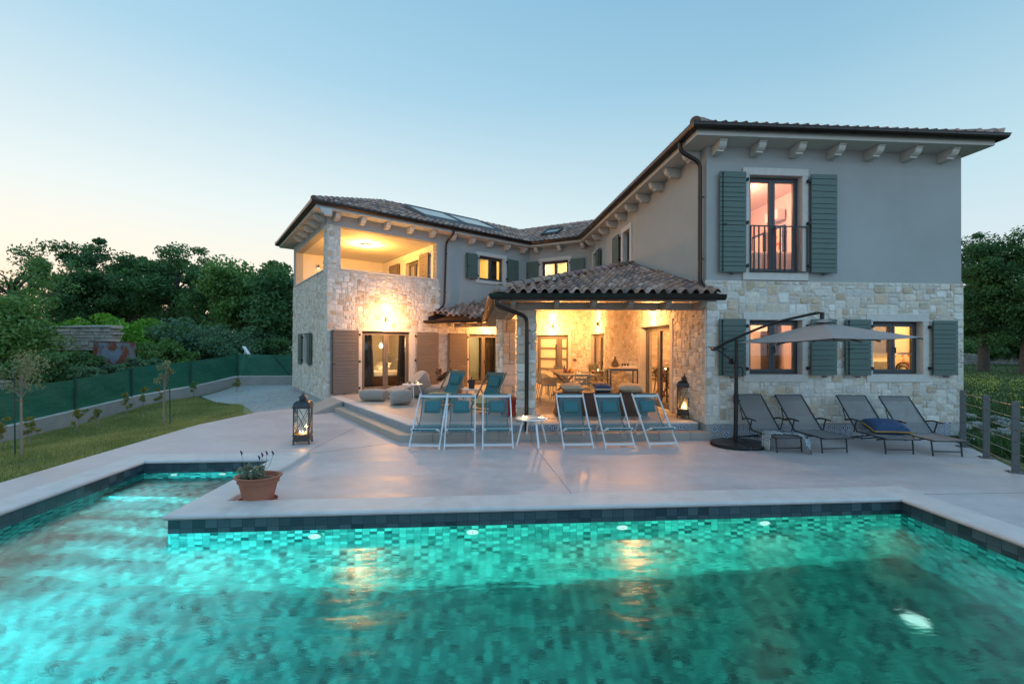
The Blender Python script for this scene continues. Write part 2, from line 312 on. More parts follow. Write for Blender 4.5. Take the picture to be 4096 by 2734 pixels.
# ------------------------------------------------------------------ mesh builder
WO = {}
def tag(o, label=None, cat=None, group=None, kind=None):
    if label: o['label'] = label
    if cat: o['category'] = cat
    if group: o['group'] = group
    if kind: o['kind'] = kind
    return o
def empty(name, loc, rz=0., label=None, cat=None, group=None):
    o = bpy.data.objects.new(name, None); COL.objects.link(o); o.location = loc; o.rotation_euler = (0, 0, rz)
    o.empty_display_size = .1; WO[o] = Vector(loc); return tag(o, label, cat, group)
def copy_tree(o, parent=None):
    c = o.copy(); COL.objects.link(c); c.parent = parent
    for k in ('label',):
        if k in c and parent is None: del c[k]
    for ch in list(o.children): copy_tree(ch, c)
    return c
class MB:
    def __init__(s): s.v = []; s.f = []; s.c = []; s.uv = []; s.has_uv = False; s.col = None
    def add(s, vs, fs, uvs=None, col=None):
        b = len(s.v); s.v.extend(tuple(v) for v in vs)
        for i, f in enumerate(fs):
            s.f.append([b + k for k in f]); s.c.append(col if col is not None else (s.col or (1, 1, 1)))
            s.uv.append(uvs[i] if uvs else None)
            if uvs: s.has_uv = True
        return s
    def quad(s, a, b, c, d, uv=None, col=None): return s.add([a, b, c, d], [(0, 1, 2, 3)], [uv] if uv else None, col)
    def poly(s, pts, col=None): return s.add(pts, [tuple(range(len(pts)))], None, col)
    def box(s, c, size, rz=0., rx=0., ry=0., col=None, ch=0.):
        hx, hy, hz = size[0] / 2, size[1] / 2, size[2] / 2
        m = Matrix.Rotation(rz, 3, 'Z') @ Matrix.Rotation(ry, 3, 'Y') @ Matrix.Rotation(rx, 3, 'X'); c = Vector(c)
        vs = [c + m @ Vector((x * hx, y * hy, z * hz)) for z in (-1, 1) for y in (-1, 1) for x in (-1, 1)]
        return s.add(vs, [(0, 2, 3, 1), (4, 5, 7, 6), (0, 1, 5, 4), (2, 6, 7, 3), (0, 4, 6, 2), (1, 3, 7, 5)], None, col)
    def bar(s, p, q, w, h, up=(0, 0, 1), col=None):
        p, q = Vector(p), Vector(q); d = (q - p).normalized(); u = Vector(up)
        if abs(d.dot(u)) > .98: u = Vector((0, 1, 0))
        r = d.cross(u).normalized(); u = r.cross(d)
        o = [(-w / 2, -h / 2), (w / 2, -h / 2), (w / 2, h / 2), (-w / 2, h / 2)]
        vs = [p + r * a + u * b for a, b in o] + [q + r * a + u * b for a, b in o]
        return s.add(vs, [(3, 2, 1, 0), (4, 5, 6, 7), (0, 1, 5, 4), (1, 2, 6, 5), (2, 3, 7, 6), (3, 0, 4, 7)], None, col)
    def tube(s, path, r, n=8, cap=True, col=None):
        P = [Vector(p) for p in path]; rs = r if isinstance(r, (list, tuple)) else [r] * len(P)
        rings = []; up = None
        for i, p in enumerate(P):
            d = (P[min(i + 1, len(P) - 1)] - P[max(i - 1, 0)]).normalized()
            if up is None: up = Vector((0, 0, 1)) if abs(d.z) < .9 else Vector((1, 0, 0))
            a = d.cross(up)
            if a.length < 1e-5: a = d.cross(Vector((.3, 1, .2)))
            a.normalize(); b = a.cross(d).normalized(); up = b
            rings.append([p + (a * math.cos(2 * math.pi * k / n) + b * math.sin(2 * math.pi * k / n)) * rs[i] for k in range(n)])
        vs = [v for g in rings for v in g]; fs = []
        for i in range(len(P) - 1):
            for k in range(n):
                fs.append((i * n + k, i * n + (k + 1) % n, (i + 1) * n + (k + 1) % n, (i + 1) * n + k))
        if cap: fs.append(tuple(range(n))[::-1]); fs.append(tuple((len(P) - 1) * n + k for k in range(n)))
        return s.add(vs, fs, None, col)
    def lathe(s, prof, c=(0, 0, 0), n=24, sy=1., col=None, sq=False):
        vs = []; fs = []; c = Vector(c)
        for r, z in prof:
            for k in range(n):
                a = 2 * math.pi * k / n; vs.append(c + Vector((r * math.cos(a), r * math.sin(a) * sy, z)))
        for i in range(len(prof) - 1):
            for k in range(n): fs.append((i * n + k, i * n + (k + 1) % n, (i + 1) * n + (k + 1) % n, (i + 1) * n + k))
        fs.append(tuple(range(n))[::-1]); fs.append(tuple((len(prof) - 1) * n + k for k in range(n)))
        return s.add(vs, fs, None, col)
    def prism(s, pts, vec, col=None):
        n = len(pts); vec = Vector(vec); vs = [Vector(p) for p in pts] + [Vector(p) + vec for p in pts]
        fs = [tuple(range(n))[::-1], tuple(range(n, 2 * n))] + [(i, (i + 1) % n, n + (i + 1) % n, n + i) for i in range(n)]
        return s.add(vs, fs, None, col)
    def build(s, name, mat, parent=None, world=False, smooth=False, bevel=0., subsurf=0, angle=40, label=None, seg=2, fixn=True):
        me = bpy.data.meshes.new(name); V = np.array([tuple(v) for v in s.v], dtype=float)
        off = Vector((0, 0, 0))
        if world:
            lo, hi = V.min(0), V.max(0); o = Vector(((lo[0] + hi[0]) / 2, (lo[1] + hi[1]) / 2, lo[2])); V = V - np.array(o)
            WOo = o; off = o - (WO[parent] if parent is not None else Vector((0, 0, 0)))
        me.from_pydata(V.tolist(), [], s.f)
        if any(c != (1, 1, 1) for c in s.c):
            at = me.color_attributes.new('c', 'FLOAT_COLOR', 'CORNER'); arr = []
            for f, c in zip(s.f, s.c): arr.extend([c[0], c[1], c[2], 1.] * len(f))
            at.data.foreach_set('color', arr)
        if s.has_uv:
            u = me.uv_layers.new(name='UVMap'); arr = []
            for f, q in zip(s.f, s.uv):
                for k in range(len(f)): arr.extend(q[k] if q else (0, 0))
            u.data.foreach_set('uv', arr)
        me.materials.append(M[mat] if isinstance(mat, str) else mat)
        if smooth:
            me.shade_smooth()
            if angle and not subsurf: me.set_sharp_from_angle(angle=R(angle))
        me.validate()
        o = bpy.data.objects.new(name, me); COL.objects.link(o); o.location = off; o.parent = parent
        if world: WO[o] = WOo
        if bevel: b = o.modifiers.new('bevel', 'BEVEL'); b.width = bevel; b.segments = seg; b.limit_method = 'ANGLE'
        if subsurf: q = o.modifiers.new('sub', 'SUBSURF'); q.levels = q.render_levels = subsurf
        if label: o['label'] = label
        return o
def bez(pts, n=6, rad=.12):
    """polyline with rounded corners"""
    P = [Vector(p) for p in pts]; out = [P[0]]
    for i in range(1, len(P) - 1):
        a, b, c = P[i - 1], P[i], P[i + 1]
        r1 = min(rad, (a - b).length * .45); r2 = min(rad, (c - b).length * .45)
        s = b + (a - b).normalized() * r1; e = b + (c - b).normalized() * r2
        for k in range(n + 1):
            t = k / n; out.append(s * (1 - t) ** 2 + b * 2 * t * (1 - t) + e * t * t)
    out.append(P[-1]); return out

class W:
    """vertical wall frame: origin P, azimuth az of the s axis, outward normal on the right (flip: left)"""
    def __init__(s, x, y, az, flip=False):
        s.P = Vector((x, y, 0)); a = R(az); s.u = Vector((math.sin(a), math.cos(a), 0))
        s.n = Vector((s.u.y, -s.u.x, 0)) * (-1 if flip else 1); s.flip = flip
    def pt(s, a, d, z): return s.P + s.u * a + s.n * d + Vector((0, 0, z))
def wbox(mb, w, s0, s1, d0, d1, z0, z1, col=None):
    vs = [w.pt(a, d, z) for z in (z0, z1) for d in (d0, d1) for a in (s0, s1)]
    mb.add(vs, [(0, 2, 3, 1), (4, 5, 7, 6), (0, 1, 5, 4), (2, 6, 7, 3), (0, 4, 6, 2), (1, 3, 7, 5)], None, col)
def wall_sheet(mb, w, s0, s1, z0, z1, holes, th=.24):
    S = sorted({s0, s1} | {h[i] for h in holes for i in (0, 1) if s0 < h[i] < s1}); Z = sorted({z0, z1} | {h[i] for h in holes for i in (2, 3) if z0 < h[i] < z1})
    for a, b in zip(S, S[1:]):
        for c, d in zip(Z, Z[1:]):
            m, k = (a + b) / 2, (c + d) / 2
            if any(h[0] < m < h[1] and h[2] < k < h[3] for h in holes): continue
            for dd in (0, -th): mb.quad(w.pt(a, dd, c), w.pt(b, dd, c), w.pt(b, dd, d), w.pt(a, dd, d))
    for h in holes:
        for a in (h[0], h[1]): mb.quad(w.pt(a, 0, h[2]), w.pt(a, -th, h[2]), w.pt(a, -th, h[3]), w.pt(a, 0, h[3]))
        for c in (h[2], h[3]): mb.quad(w.pt(h[0], 0, c), w.pt(h[1], 0, c), w.pt(h[1], -th, c), w.pt(h[0], -th, c))
STC = [(.72, .68, .60), (.58, .46, .34), (.70, .65, .56), (.74, .71, .64), (.70, .66, .58), (.73, .70, .64), (.62, .55, .46), (.68, .63, .54), (.62, .55, .45), (.64, .55, .42), (.55, .44, .31), (.68, .65, .60), (.60, .56, .50), (.71, .64, .53), (.73, .69, .61), (.69, .66, .59)]
def stones(w, s0, s1, z0, z1, holes=(), zmax=None, seed=1, cell=.057, d0=.004, dep=.018, big=1., zmin=None):
    rr = random.Random(seed); mb = MB()
    nx = max(1, round((s1 - s0) / cell)); nz = max(1, round((z1 - z0) / cell)); cx = (s1 - s0) / nx; cz = (z1 - z0) / nz
    occ = [[False] * nx for _ in range(nz)]
    for j in range(nz):
        for i in range(nx):
            a, z = s0 + (i + .5) * cx, z0 + (j + .5) * cz
            if any(h[0] < a < h[1] and h[2] < z < h[3] for h in holes): occ[j][i] = True
            if zmax and z + cz * .5 > zmax(a): occ[j][i] = True
    sizes = [(3, 2), (2, 2), (3, 2), (2, 2), (3, 3), (4, 2), (2, 1), (3, 1), (4, 3), (2, 3), (1, 2), (1, 1), (2, 2), (3, 2)]
    for j in range(nz):
        for i in range(nx):
            if occ[j][i]: continue
            cand = [rr.choice(sizes) for _ in range(5)] + [(2, 1), (1, 1)]
            for wd, ht in cand:
                if i + wd <= nx and j + ht <= nz and not any(occ[j + b][i + a] for a in range(wd) for b in range(ht)): break
            for a in range(wd):
                for b in range(ht): occ[j + b][i + a] = True
            g = .0095; jt = lambda k=.007: rr.uniform(-k, k)
            x0, x1 = s0 + i * cx + g, s0 + (i + wd) * cx - g; y0, y1 = z0 + j * cz + g, z0 + (j + ht) * cz - g
            r = min(.028, (x1 - x0) * .3, (y1 - y0) * .3); pts = []
            for (x, y, sx, sy) in ((x0, y0, 1, 1), (x1, y0, -1, 1), (x1, y1, -1, -1), (x0, y1, 1, -1)):
                rj = r * rr.uniform(.35, 1.25); a = (x + sx * rj, y); b = (x, y + sy * rj)
                pts += [b, a] if sx * sy > 0 else [a, b]
            pts = [(x + jt(), y + jt()) for x, y in pts]
            mx, my = (x0 + x1) / 2, (y0 + y1) / 2; dd = dep * rr.uniform(.6, 1.25)
            c = rr.choice(STC); k = rr.uniform(.86, 1.10); c = tuple(min(1, q * k) for q in c)
            tilt = (rr.uniform(-.06, .06), rr.uniform(-.06, .06))
            n = len(pts); vs = [w.pt(x, d0 - .004, y) for x, y in pts] + [w.pt(x, d0 + dd * .72, y) for x, y in pts]
            vs += [w.pt(mx + (x - mx) * .8, d0 + dd + tilt[0] * (x - mx) + tilt[1] * (y - my) + jt(.003), my + (y - my) * .78) for x, y in pts]
            vs.append(w.pt(mx + jt(.01), d0 + dd * 1.1 + jt(.003), my + jt(.01)))
            fs = [(q, (q + 1) % n, n + (q + 1) % n, n + q) for q in range(n)] + [(n + q, n + (q + 1) % n, 2 * n + (q + 1) % n, 2 * n + q) for q in range(n)]
            fs += [(2 * n + q, 2 * n + (q + 1) % n, 3 * n) for q in range(n)]
            mb.add(vs, fs, None, c)
    return mb
# ------------------------------------------------------------------ layout
LR = W(-5.2, 12.05, 52); MW = W(.64, 16.61, 117.4); RS = W(3.57, 7.87, -5.6, True); RF = W(3.57, 7.87, 86.4); LL = W(-5.2, 12.05, -36.5, True)
def isec(p, u, q, v):
    d = u.x * v.y - u.y * v.x; t = ((q.x - p.x) * v.y - (q.y - p.y) * v.x) / d; return Vector((p.x + u.x * t, p.y + u.y * t, 0))
V3 = Vector
K = V3((-5.2, 12.05, 0)); MC = V3((.64, 16.61, 0)); FC = RS.pt(7.64, 0, 0); KR = V3((3.57, 7.87, 0)); KRR = RF.pt(5.02, 0, 0)
LE = LL.pt(5.15, 0, 0)
bm = isec(LE, LR.u, MW.pt(0, -5.1, 0), MW.u); br = isec(MW.pt(0, -5.1, 0), MW.u, KRR, RS.u)
KRE = RF.pt(4.79, 0, 0); FOOT = [LL.pt(5.4, 0, 0), K, MC, FC, KR, KRE, isec(MW.pt(0, -5.1, 0), MW.u, KRE, RS.u), isec(LL.pt(5.4, 0, 0), LR.u, MW.pt(0, -5.1, 0), MW.u)]
def offs(poly, d, closed=True):
    """offset a counter-clockwise polygon outward by d"""
    n = len(poly); out = []
    for i in range(n):
        a, b, c = poly[i - 1], poly[i], poly[(i + 1) % n]
        u = (b - a); u.z = 0; u.normalize(); v = (c - b); v.z = 0; v.normalize()
        n1 = V3((u.y, -u.x, 0)); n2 = V3((v.y, -v.x, 0))
        out.append(isec(b + n1 * d, u, b + n2 * d, v))
    return out
def sweep(mb, poly, prof, seg=None, closed=True, uvs=False):
    """sweep profile [(offset, z)] round the polygon; seg limits the edges"""
    rings = [[V3((p.x, p.y, z)) for p in offs(poly, d)] for d, z in prof]
    n = len(poly); E = range(n) if seg is None else seg; m = len(prof)
    for i in E:
        j = (i + 1) % n
        for k in range(m if closed else m - 1):
            a, b = rings[k], rings[(k + 1) % m]
            uv = None
            if uvs:
                l = (a[j] - a[i]).length; z0, z1 = prof[k][1], prof[(k + 1) % m][1]; uv = [(0, z0), (l, z0), (l, z1), (0, z1)]
            mb.quad(a[i], a[j], b[j], b[i], uv)
# ------------------------------------------------------------------ house
house = empty('house', (0, 12, 0), label='large stone and grey plaster villa with tiled roofs around the terrace', cat='house')
def hb(mb, name, mat, **k): return mb.build(name, mat, k.pop('parent', house), world=True, **k)
H_LR = [(.355, 3.42, 3.84, 5.04), (.973, 2.50, .25, 2.07), (4.69, 6.02, .25, 2.05), (5.10, 6.17, 3.98, 4.84)]
H_M = [(.342, 1.63, .25, 2.05), (.556, 1.618, 3.98, 4.84)]
H_RS = [(1.41, 2.97, .25, 2.135), (5.92, 7.50, .25, 2.065), (3.77, 4.29, 3.99, 4.86), (6.72, 7.22, 3.99, 4.86)]
H_RF = [(.803, 1.822, 3.043, 4.845), (.804, 1.824, 1.162, 2.168), (3.207, 4.213, 1.162, 2.16)]
H_LL = [(.42, 4.70, 3.82, 5.04), (2.37, 3.10, 1.035, 2.034)]
mb = MB()
wall_sheet(mb, LR, 0, 7.41, 0, 5.37, H_LR); wall_sheet(mb, MW, 0, 2.46, 0, 5.37, H_M)
hb(mb, 'wall', 'plaster')
mb = MB(); wall_sheet(mb, RS, 0, 7.64, 0, 5.37, H_RS); wall_sheet(mb, RF, 0, 5.02, 0, 5.37, H_RF); hb(mb, 'wall', 'plaster')
mb = MB(); wall_sheet(mb, LL, 0, 5.15, -.6, 5.37, H_LL); hb(mb, 'wall', 'plaster')
mb = MB()
for a, b in ((KRR, br), (br, bm), (bm, LE)):
    mb.quad(V3((a.x, a.y, -.6)), V3((b.x, b.y, -.6)), V3((b.x, b.y, 5.37)), V3((a.x, a.y, 5.37)))
hb(mb, 'rear_wall', 'plaster')
# stone cladding
def zroof_rs(a): return 2.66 + a * .31 if a < 3.5 else 3.66
def zroof_lr(a): return 3.815 if a < 3.545 else 2.70 + (a - 3.115) * .265
def grow(h, g=.11): return [(a - g, b + g, c - g, d + g) for a, b, c, d in h]
def stonebed(w, a0, a1, z0, z1, holes, zm):
    mb = MB(); n = max(1, int((a1 - a0) / .12)); 
    for i in range(n):
        s, e = a0 + (a1 - a0) * i / n, a0 + (a1 - a0) * (i + 1) / n; m = (s + e) / 2; top = min(z1, zm(m)) if zm else z1
        cuts = sorted((max(z0, h[2]), min(top, h[3])) for h in holes if h[0] < m < h[1] and h[2] < top and h[3] > z0); z = z0
        for c0, c1 in cuts + [(top, top)]:
            if c0 > z: mb.quad(w.pt(s, .011, z), w.pt(e, .011, z), w.pt(e, .011, c0), w.pt(s, .011, c0))
            z = max(z, c1)
    mb.quad(w.pt(a0, .011, z0), w.pt(a0, 0, z0), w.pt(a0, 0, z1 if not zm else z0 + .01), w.pt(a0, .011, z1 if not zm else z0 + .01))
    hb(mb, 'mortar_bed', 'mortar')
def clad(w, a0, a1, z0, z1, holes, zm=None, seed=1, **k):
    mo = stonebed(w, a0, a1, z0, z1, holes, zm)
    st = stones(w, a0, a1, z0, z1, holes, zm, seed, **k); hb(st, 'stone_cladding', 'stone')
clad(LR, -.03, 7.4, -.0, 3.82, [(.355, 3.42, 3.80, 5.2)] + grow(H_LR[1:3], .10), zroof_lr, 3)
clad(LR, -.03, .352, 3.82, 5.06, [], None, 31)
clad(LL, -.03, 5.17, .06, 3.80, grow(H_LL[1:], .11), None, 4)
clad(LL, -.03, .41, 3.80, 5.06, [], None, 41)
clad(MW, 0, 2.46, .25, 3.5, grow(H_M[:1], .12), None, 5)
clad(RS, -.03, 7.62, .25, 3.7, grow(H_RS[:2], .11), zroof_rs, 6)
clad(RF, -.035, 5.05, .25, 2.89, grow(H_RF[1:], .11), None, 7, cell=.07)
mb = MB()
wbox(mb, RF, .1, 4.79, -.02, .006, 0, .262); hbq = mb
u0, u1 = RF.pt(.1, .008, 0), RF.pt(4.79, .008, 0)
mb = MB(); mb.quad(u0, u1, u1 + V3((0, 0, .262)), u0 + V3((0, 0, .262)), [(0, 0), (4.69, 0), (4.69, .262), (0, .262)])
hb(mb, 'tiled_plinth', 'azulejo')
# rooms behind the openings
def room(w, a0, a1, dep, z0, z1, mat, d0=-.245, sides=(1, 1)):
    mb = MB(); p = w.pt
    mb.quad(p(a0, -dep, z0), p(a1, -dep, z0), p(a1, -dep, z1), p(a0, -dep, z1))
    if sides[0]: mb.quad(p(a0, d0, z0), p(a0, -dep, z0), p(a0, -dep, z1), p(a0, d0, z1))
    if sides[1]: mb.quad(p(a1, d0, z0), p(a1, -dep, z0), p(a1, -dep, z1), p(a1, d0, z1))
    mb.quad(p(a0, d0, z1), p(a1, d0, z1), p(a1, -dep, z1), p(a0, -dep, z1))
    o = hb(mb, 'interior_wall', mat)
    mb = MB(); mb.quad(p(a0, d0, z0), p(a1, d0, z0), p(a1, -dep, z0), p(a0, -dep, z0)); hb(mb, 'interior_floor', 'dark_wood' if mat != 'white_plaster' else 'step')
    return o
room(LR, .25, 3.2, 3.4, .25, 2.75, 'room')
room(LR, 4.3, 6.5, 2.0, .25, 2.6, 'room')
room(LR, 4.3, 6.8, 3.0, 2.95, 5.2, 'room')
room(MW, .25, 2.2, 2.3, 2.95, 5.2, 'room')
room(RS, 3.4, 4.6, .8, 3.6, 5.2, 'room_dark'); room(RS, 6.4, 7.5, .8, 3.6, 5.2, 'room_dark')
room(RS, 5.6, 7.6, 1.4, .25, 2.6, 'room')
room(RF, .28, 2.55, 4.4, .25, 2.75, 'room_pink', sides=(0, 1)); room(RF, 2.62, 4.78, 4.4, .25, 2.75, 'room')
room(RF, .3, 2.9, 3.2, 2.95, 5.2, 'room_pink')
room(LL, 2.2, 3.3, .6, .9, 2.3, 'room_dark')
# loggia on the upper left corner
LG = W(*(LR.pt(3.42, 0, 0).xy), -38)          # its right inner wall, facing left
LG.n = -LG.n
mb = MB(); p = LR.pt; bk = -4.75
bl = isec(p(0, bk, 0), LR.u, LL.pt(0, 0, 0), LL.u)
def lift(q, z): return V3((q.x, q.y, z))
mb.quad(lift(bl, 2.95), p(3.42, bk, 2.95), p(3.42, bk, 5.052), lift(bl, 5.052))
mb.quad(lift(bl, 5.052), p(3.42, bk, 5.052), p(3.42, 0, 5.052), lift(K, 5.052)); hb(mb, 'loggia_ceiling', 'white_plaster')
mb = MB(); mb.quad(lift(bl, 2.95), p(3.42, bk, 2.95), p(3.42, 0, 2.95), lift(K, 2.95)); hb(mb, 'loggia_floor', 'step')
mb = MB(); wall_sheet(mb, LG, 0.0, 4.75, 2.95, 5.04, [(1.28, 2.38, 3.0, 4.68)], .2); hb(mb, 'loggia_wall', 'white_plaster')
mb = MB(); wbox(mb, LR, .36, 3.47, -.26, .05, 3.81, 3.842); hb(mb, 'loggia_sill', 'white_stone', bevel=.006)
mb = MB(); wbox(mb, LL, .41, 4.75, -.26, .05, 3.79, 3.822); hb(mb, 'loggia_sill', 'white_stone', bevel=.006)

# windows -------------------------------------------------------------
def rectframe(mb, w, a0, a1, z0, z1, b, d0, d1, bot=None):
    bo = b if bot is None else bot
    wbox(mb, w, a0, a0 + b, d0, d1, z0, z1); wbox(mb, w, a1 - b, a1, d0, d1, z0, z1)
    wbox(mb, w, a0 + b, a1 - b, d0, d1, z0, z0 + bo); wbox(mb, w, a0 + b, a1 - b, d0, d1, z1 - b, z1)
def shutter(w, par, a0, a1, z0, z1, hinge, bar=True, seed=0, d=.05):
    mt = 'shutter_taupe' if (z1 - z0 > 1.5 and w in (LR, LG)) else 'shutter'
    rr = random.Random(seed); mb = MB(); wbox(mb, w, a0 + .012, a1 - .012, d, d + .018, z0 + .01, z1 - .01)
    z = z0
    while z < z1 - .01:
        h = rr.choice((.075, .085, .10, .115)); h = h if z + h < z1 - .05 else z1 - z
        wbox(mb, w, a0, a1, d + .0195, d + .042, z + .004, z + h - .003); z += h
    o = hb(mb, 'shutter', mt, parent=par, bevel=.003, seg=1)
    mb = MB(); hs = a1 if hinge > 0 else a0; sg = 1 if hinge > 0 else -1
    zs = [z0 + .13, z1 - .13] + ([(z0 + z1) / 2] if z1 - z0 > 1.3 else [])
    for z in zs:
        wbox(mb, w, *sorted((hs + sg * .002, hs + sg * .05)), d - .01, d + .05, z - .012, z + .012)
        wbox(mb, w, *sorted((hs + sg * .03, hs + sg * .055)), d - .02, d + .035, z - .03, z + .03)
    if bar:
        b = a0 + .055 if hinge > 0 else a1 - .055
        mb.tube([w.pt(b, d + .052, z0 + .03), w.pt(b, d + .052, z1 - .03)], .0075, 6)
        zm = z0 + (z1 - z0) * .47; mb.bar(w.pt(b - .01, d + .06, zm), w.pt(b + .06, d + .075, zm + .005), .016, .02)
        for z in (z0 + .04, z1 - .04): mb.tube([w.pt(b, d + .043, z), w.pt(b, d + .065, z)], .017, 8)
    wbox(mb, w, (a0 + a1) / 2 - .04 * sg, (a0 + a1) / 2 + .02 * sg, d, d + .06, z0 - .035, z0 - .015)
    mb.build('shutter_hardware', 'black', o, world=True) if False else hb(mb, 'shutter_hardware', 'black', parent=par)
def window(w, h, sur, mat='frame', leaves=2, rec=-.15, shut=(), name='window', handle=True, panes='glass', sd=.034, sb=None, lw=.055, botsur=True, leafbot=None):
    a0, a1, z0, z1 = h; mb = MB(); d0, d1 = rec, rec + .05
    rectframe(mb, w, a0, a1, z0, z1, .035, d0, d1)
    fr = hb(mb, name, mat, bevel=.004, seg=1)
    i0, i1, j0, j1 = a0 + .037, a1 - .037, z0 + .037, z1 - .037; wd = (i1 - i0) / leaves
    for k in range(leaves):
        mb = MB(); rectframe(mb, w, i0 + k * wd + .002, i0 + (k + 1) * wd - .002, j0, j1, lw, d0 + .01, d1 + .012, leafbot)
        hb(mb, 'leaf_frame', mat, parent=fr, bevel=.004, seg=1)
        mb = MB(); q = (i0 + k * wd + lw - .004, i0 + (k + 1) * wd - lw + .004, j0 + (leafbot or lw) - .004, j1 - lw + .004)
        mb.quad(w.pt(q[0], d0 + .03, q[2]), w.pt(q[1], d0 + .03, q[2]), w.pt(q[1], d0 + .03, q[3]), w.pt(q[0], d0 + .03, q[3]))
        hb(mb, 'pane', panes, parent=fr)
    if handle and leaves == 2:
        mb = MB(); m = (a0 + a1) / 2 + .03; zz = (z0 + z1) / 2 - (.05 if z1 - z0 > 1.5 else .0)
        mb.bar(w.pt(m, d1 + .014, zz), w.pt(m, d1 + .05, zz), .02, .02); mb.bar(w.pt(m, d1 + .045, zz + .01), w.pt(m, d1 + .045, zz - .10), .016, .014)
        hb(mb, 'handle', 'black', parent=fr)
    if sur:
        s0, s1, t0, t1 = sur; mb = MB()
        wbox(mb, w, s0, s1, -.02, sd, z1, t1); wbox(mb, w, s0, a0, -.02, sd - .003, z0 if botsur else t0, z1); wbox(mb, w, a1, s1, -.02, sd - .003, z0 if botsur else t0, z1)
        if botsur: wbox(mb, w, s0, s1, -.02, sd + .002, t0, z0)
        hb(mb, 'stone_surround', 'stone_trim', parent=fr, bevel=.005, seg=1)
        mb = MB()                                            # plastered reveals
        for (p0, p1) in (((a0 + .0015, z0), (a0 + .0015, z1)), ((a1 - .0015, z0), (a1 - .0015, z1)), ((a0, z1 - .0015), (a1, z1 - .0015)), ((a0, z0 + .0015), (a1, z0 + .0015))):
            mb.quad(w.pt(p0[0], sd - .006, p0[1]), w.pt(p1[0], sd - .006, p1[1]), w.pt(p1[0], rec, p1[1]), w.pt(p0[0], rec, p0[1]))
        hb(mb, 'reveal', 'stone_trim', parent=fr)
    for i, (b0, b1, c0, c1, hg) in enumerate(shut): shutter(w, fr, b0, b1, c0, c1, hg, hg > 0, int(b0 * 37 + c0 * 11))
    return fr
window(RF, H_RF[1], (.688, 1.936, 1.024, 2.307), shut=[(.197, .70, 1.14, 2.185, 1), (1.95, 2.45, 1.15, 2.19, -1)])
window(RF, H_RF[2], (3.081, 4.332, 1.018, 2.302), shut=[(2.619, 3.12, 1.149, 2.191, 1), (4.36, 4.85, 1.15, 2.185, -1)])
window(RF, H_RF[0], (.674, 1.937, 2.903, 4.979), shut=[(.2, .70, 3.03, 4.875, 1), (1.95, 2.45, 3.04, 4.87, -1)])
window(LR, H_LR[3], (4.96, 6.31, 3.86, 4.97), shut=[(4.50, 4.99, 3.98, 4.86, 1), (6.33, 6.84, 3.98, 4.86, -1)])
window(MW, H_M[1], (.417, 1.754, 3.86, 4.97), shut=[(-.10, .44, 3.98, 4.87, 1), (1.72, 2.26, 3.98, 4.85, -1)])
window(RS, H_RS[2], (3.64, 4.43, 3.865, 4.998), leaves=1, shut=[(4.50, 5.02, 4.02, 4.885, -1)])
window(RS, H_RS[3], (6.59, 7.38, 3.865, 4.965), leaves=1, shut=[(6.28, 6.70, 4.02, 4.885, 1)])
window(LL, H_LL[1], (2.25, 3.22, .882, 2.165), leaves=1, shut=[(3.18, 3.72, 1.0, 2.03, -1), (1.72, 2.26, 1.03, 2.04, 1)])
window(LR, H_LR[1], (.846, 2.678, .25, 2.175), 'frame2', name='glazed_door', botsur=False, shut=[(.075, .86, .27, 2.09, 1), (2.70, 3.47, .27, 2.08, -1)], lw=.075, leafbot=.10)
window(LR, H_LR[2], (4.56, 6.15, .25, 2.19), 'frame2', name='glazed_door', botsur=False, shut=[(3.80, 4.58, .27, 2.07, 1)], lw=.075, leafbot=.10)
window(RS, H_RS[0], (1.27, 3.11, .25, 2.27), 'frame2', name='glazed_door', botsur=False, lw=.075, leafbot=.10)
window(RS, H_RS[1], (5.79, 7.60, .25, 2.20), 'frame2', name='glazed_door', botsur=False, lw=.075, leafbot=.10)
window(LG, (1.28, 2.38, 3.0, 4.68), (1.07, 2.84, 2.97, 4.88), 'frame2', name='glazed_door', botsur=False, handle=False, shut=[(.46, 1.12, 3.0, 4.80, -1), (2.88, 3.80, 3.0, 4.78, 1)])
# front door with frosted panels
mb = MB(); a0, a1, z0, z1 = H_M[0]
rectframe(mb, MW, a0, a1, z0, z1, .04, -.16, -.10); wbox(mb, MW, 1.20, 1.26, -.16, -.098, z0, z1)
fd = hb(mb, 'front_door', 'frame2', bevel=.004, seg=1)
def panelled(b0, b1, side, n0):
    mb = MB(); zs = [z0 + .045, z0 + .16, z0 + .16]
    wbox(mb, MW, b0, b0 + side, -.15, -.09, z0 + .045, z1 - .045); wbox(mb, MW, b1 - side, b1, -.15, -.09, z0 + .045, z1 - .045)
    hts = [.12, .075, .075, .075, .10]; g = (z1 - z0 - .09 - sum(hts)) / 4; z = z0 + .045; pn = []
    for k, h in enumerate(hts):
        wbox(mb, MW, b0 + side, b1 - side, -.15, -.09, z, z + h); z += h
        if k < 4: pn.append((b0 + side, b1 - side, z, z + g)); z += g
    o = hb(mb, 'door_leaf', 'frame2', parent=fd, bevel=.004, seg=1)
    for q in pn:
        mb = MB(); wbox(mb, MW, q[0] - .003, q[1] + .003, -.13, -.115, q[2] - .003, q[3] + .003); hb(mb, 'frosted_pane', 'frosted', parent=fd)
panelled(.385, 1.198, .09, 4); panelled(1.262, 1.59, .075, 4)
mb = MB(); mb.tube([MW.pt(1.115, -.04, .62), MW.pt(1.115, -.04, 1.72)], .014, 8)
for z in (.75, 1.6): mb.tube([MW.pt(1.115, -.04, z), MW.pt(1.115, -.09, z)], .01, 6)
hb(mb, 'pull_handle', 'black', parent=fd)
mb = MB(); wbox(mb, MW, .22, 1.77, -.02, .034, z1, 2.19); wbox(mb, MW, .22, .342, -.02, .03, z0, z1); wbox(mb, MW, 1.63, 1.77, -.02, .03, z0, z1)
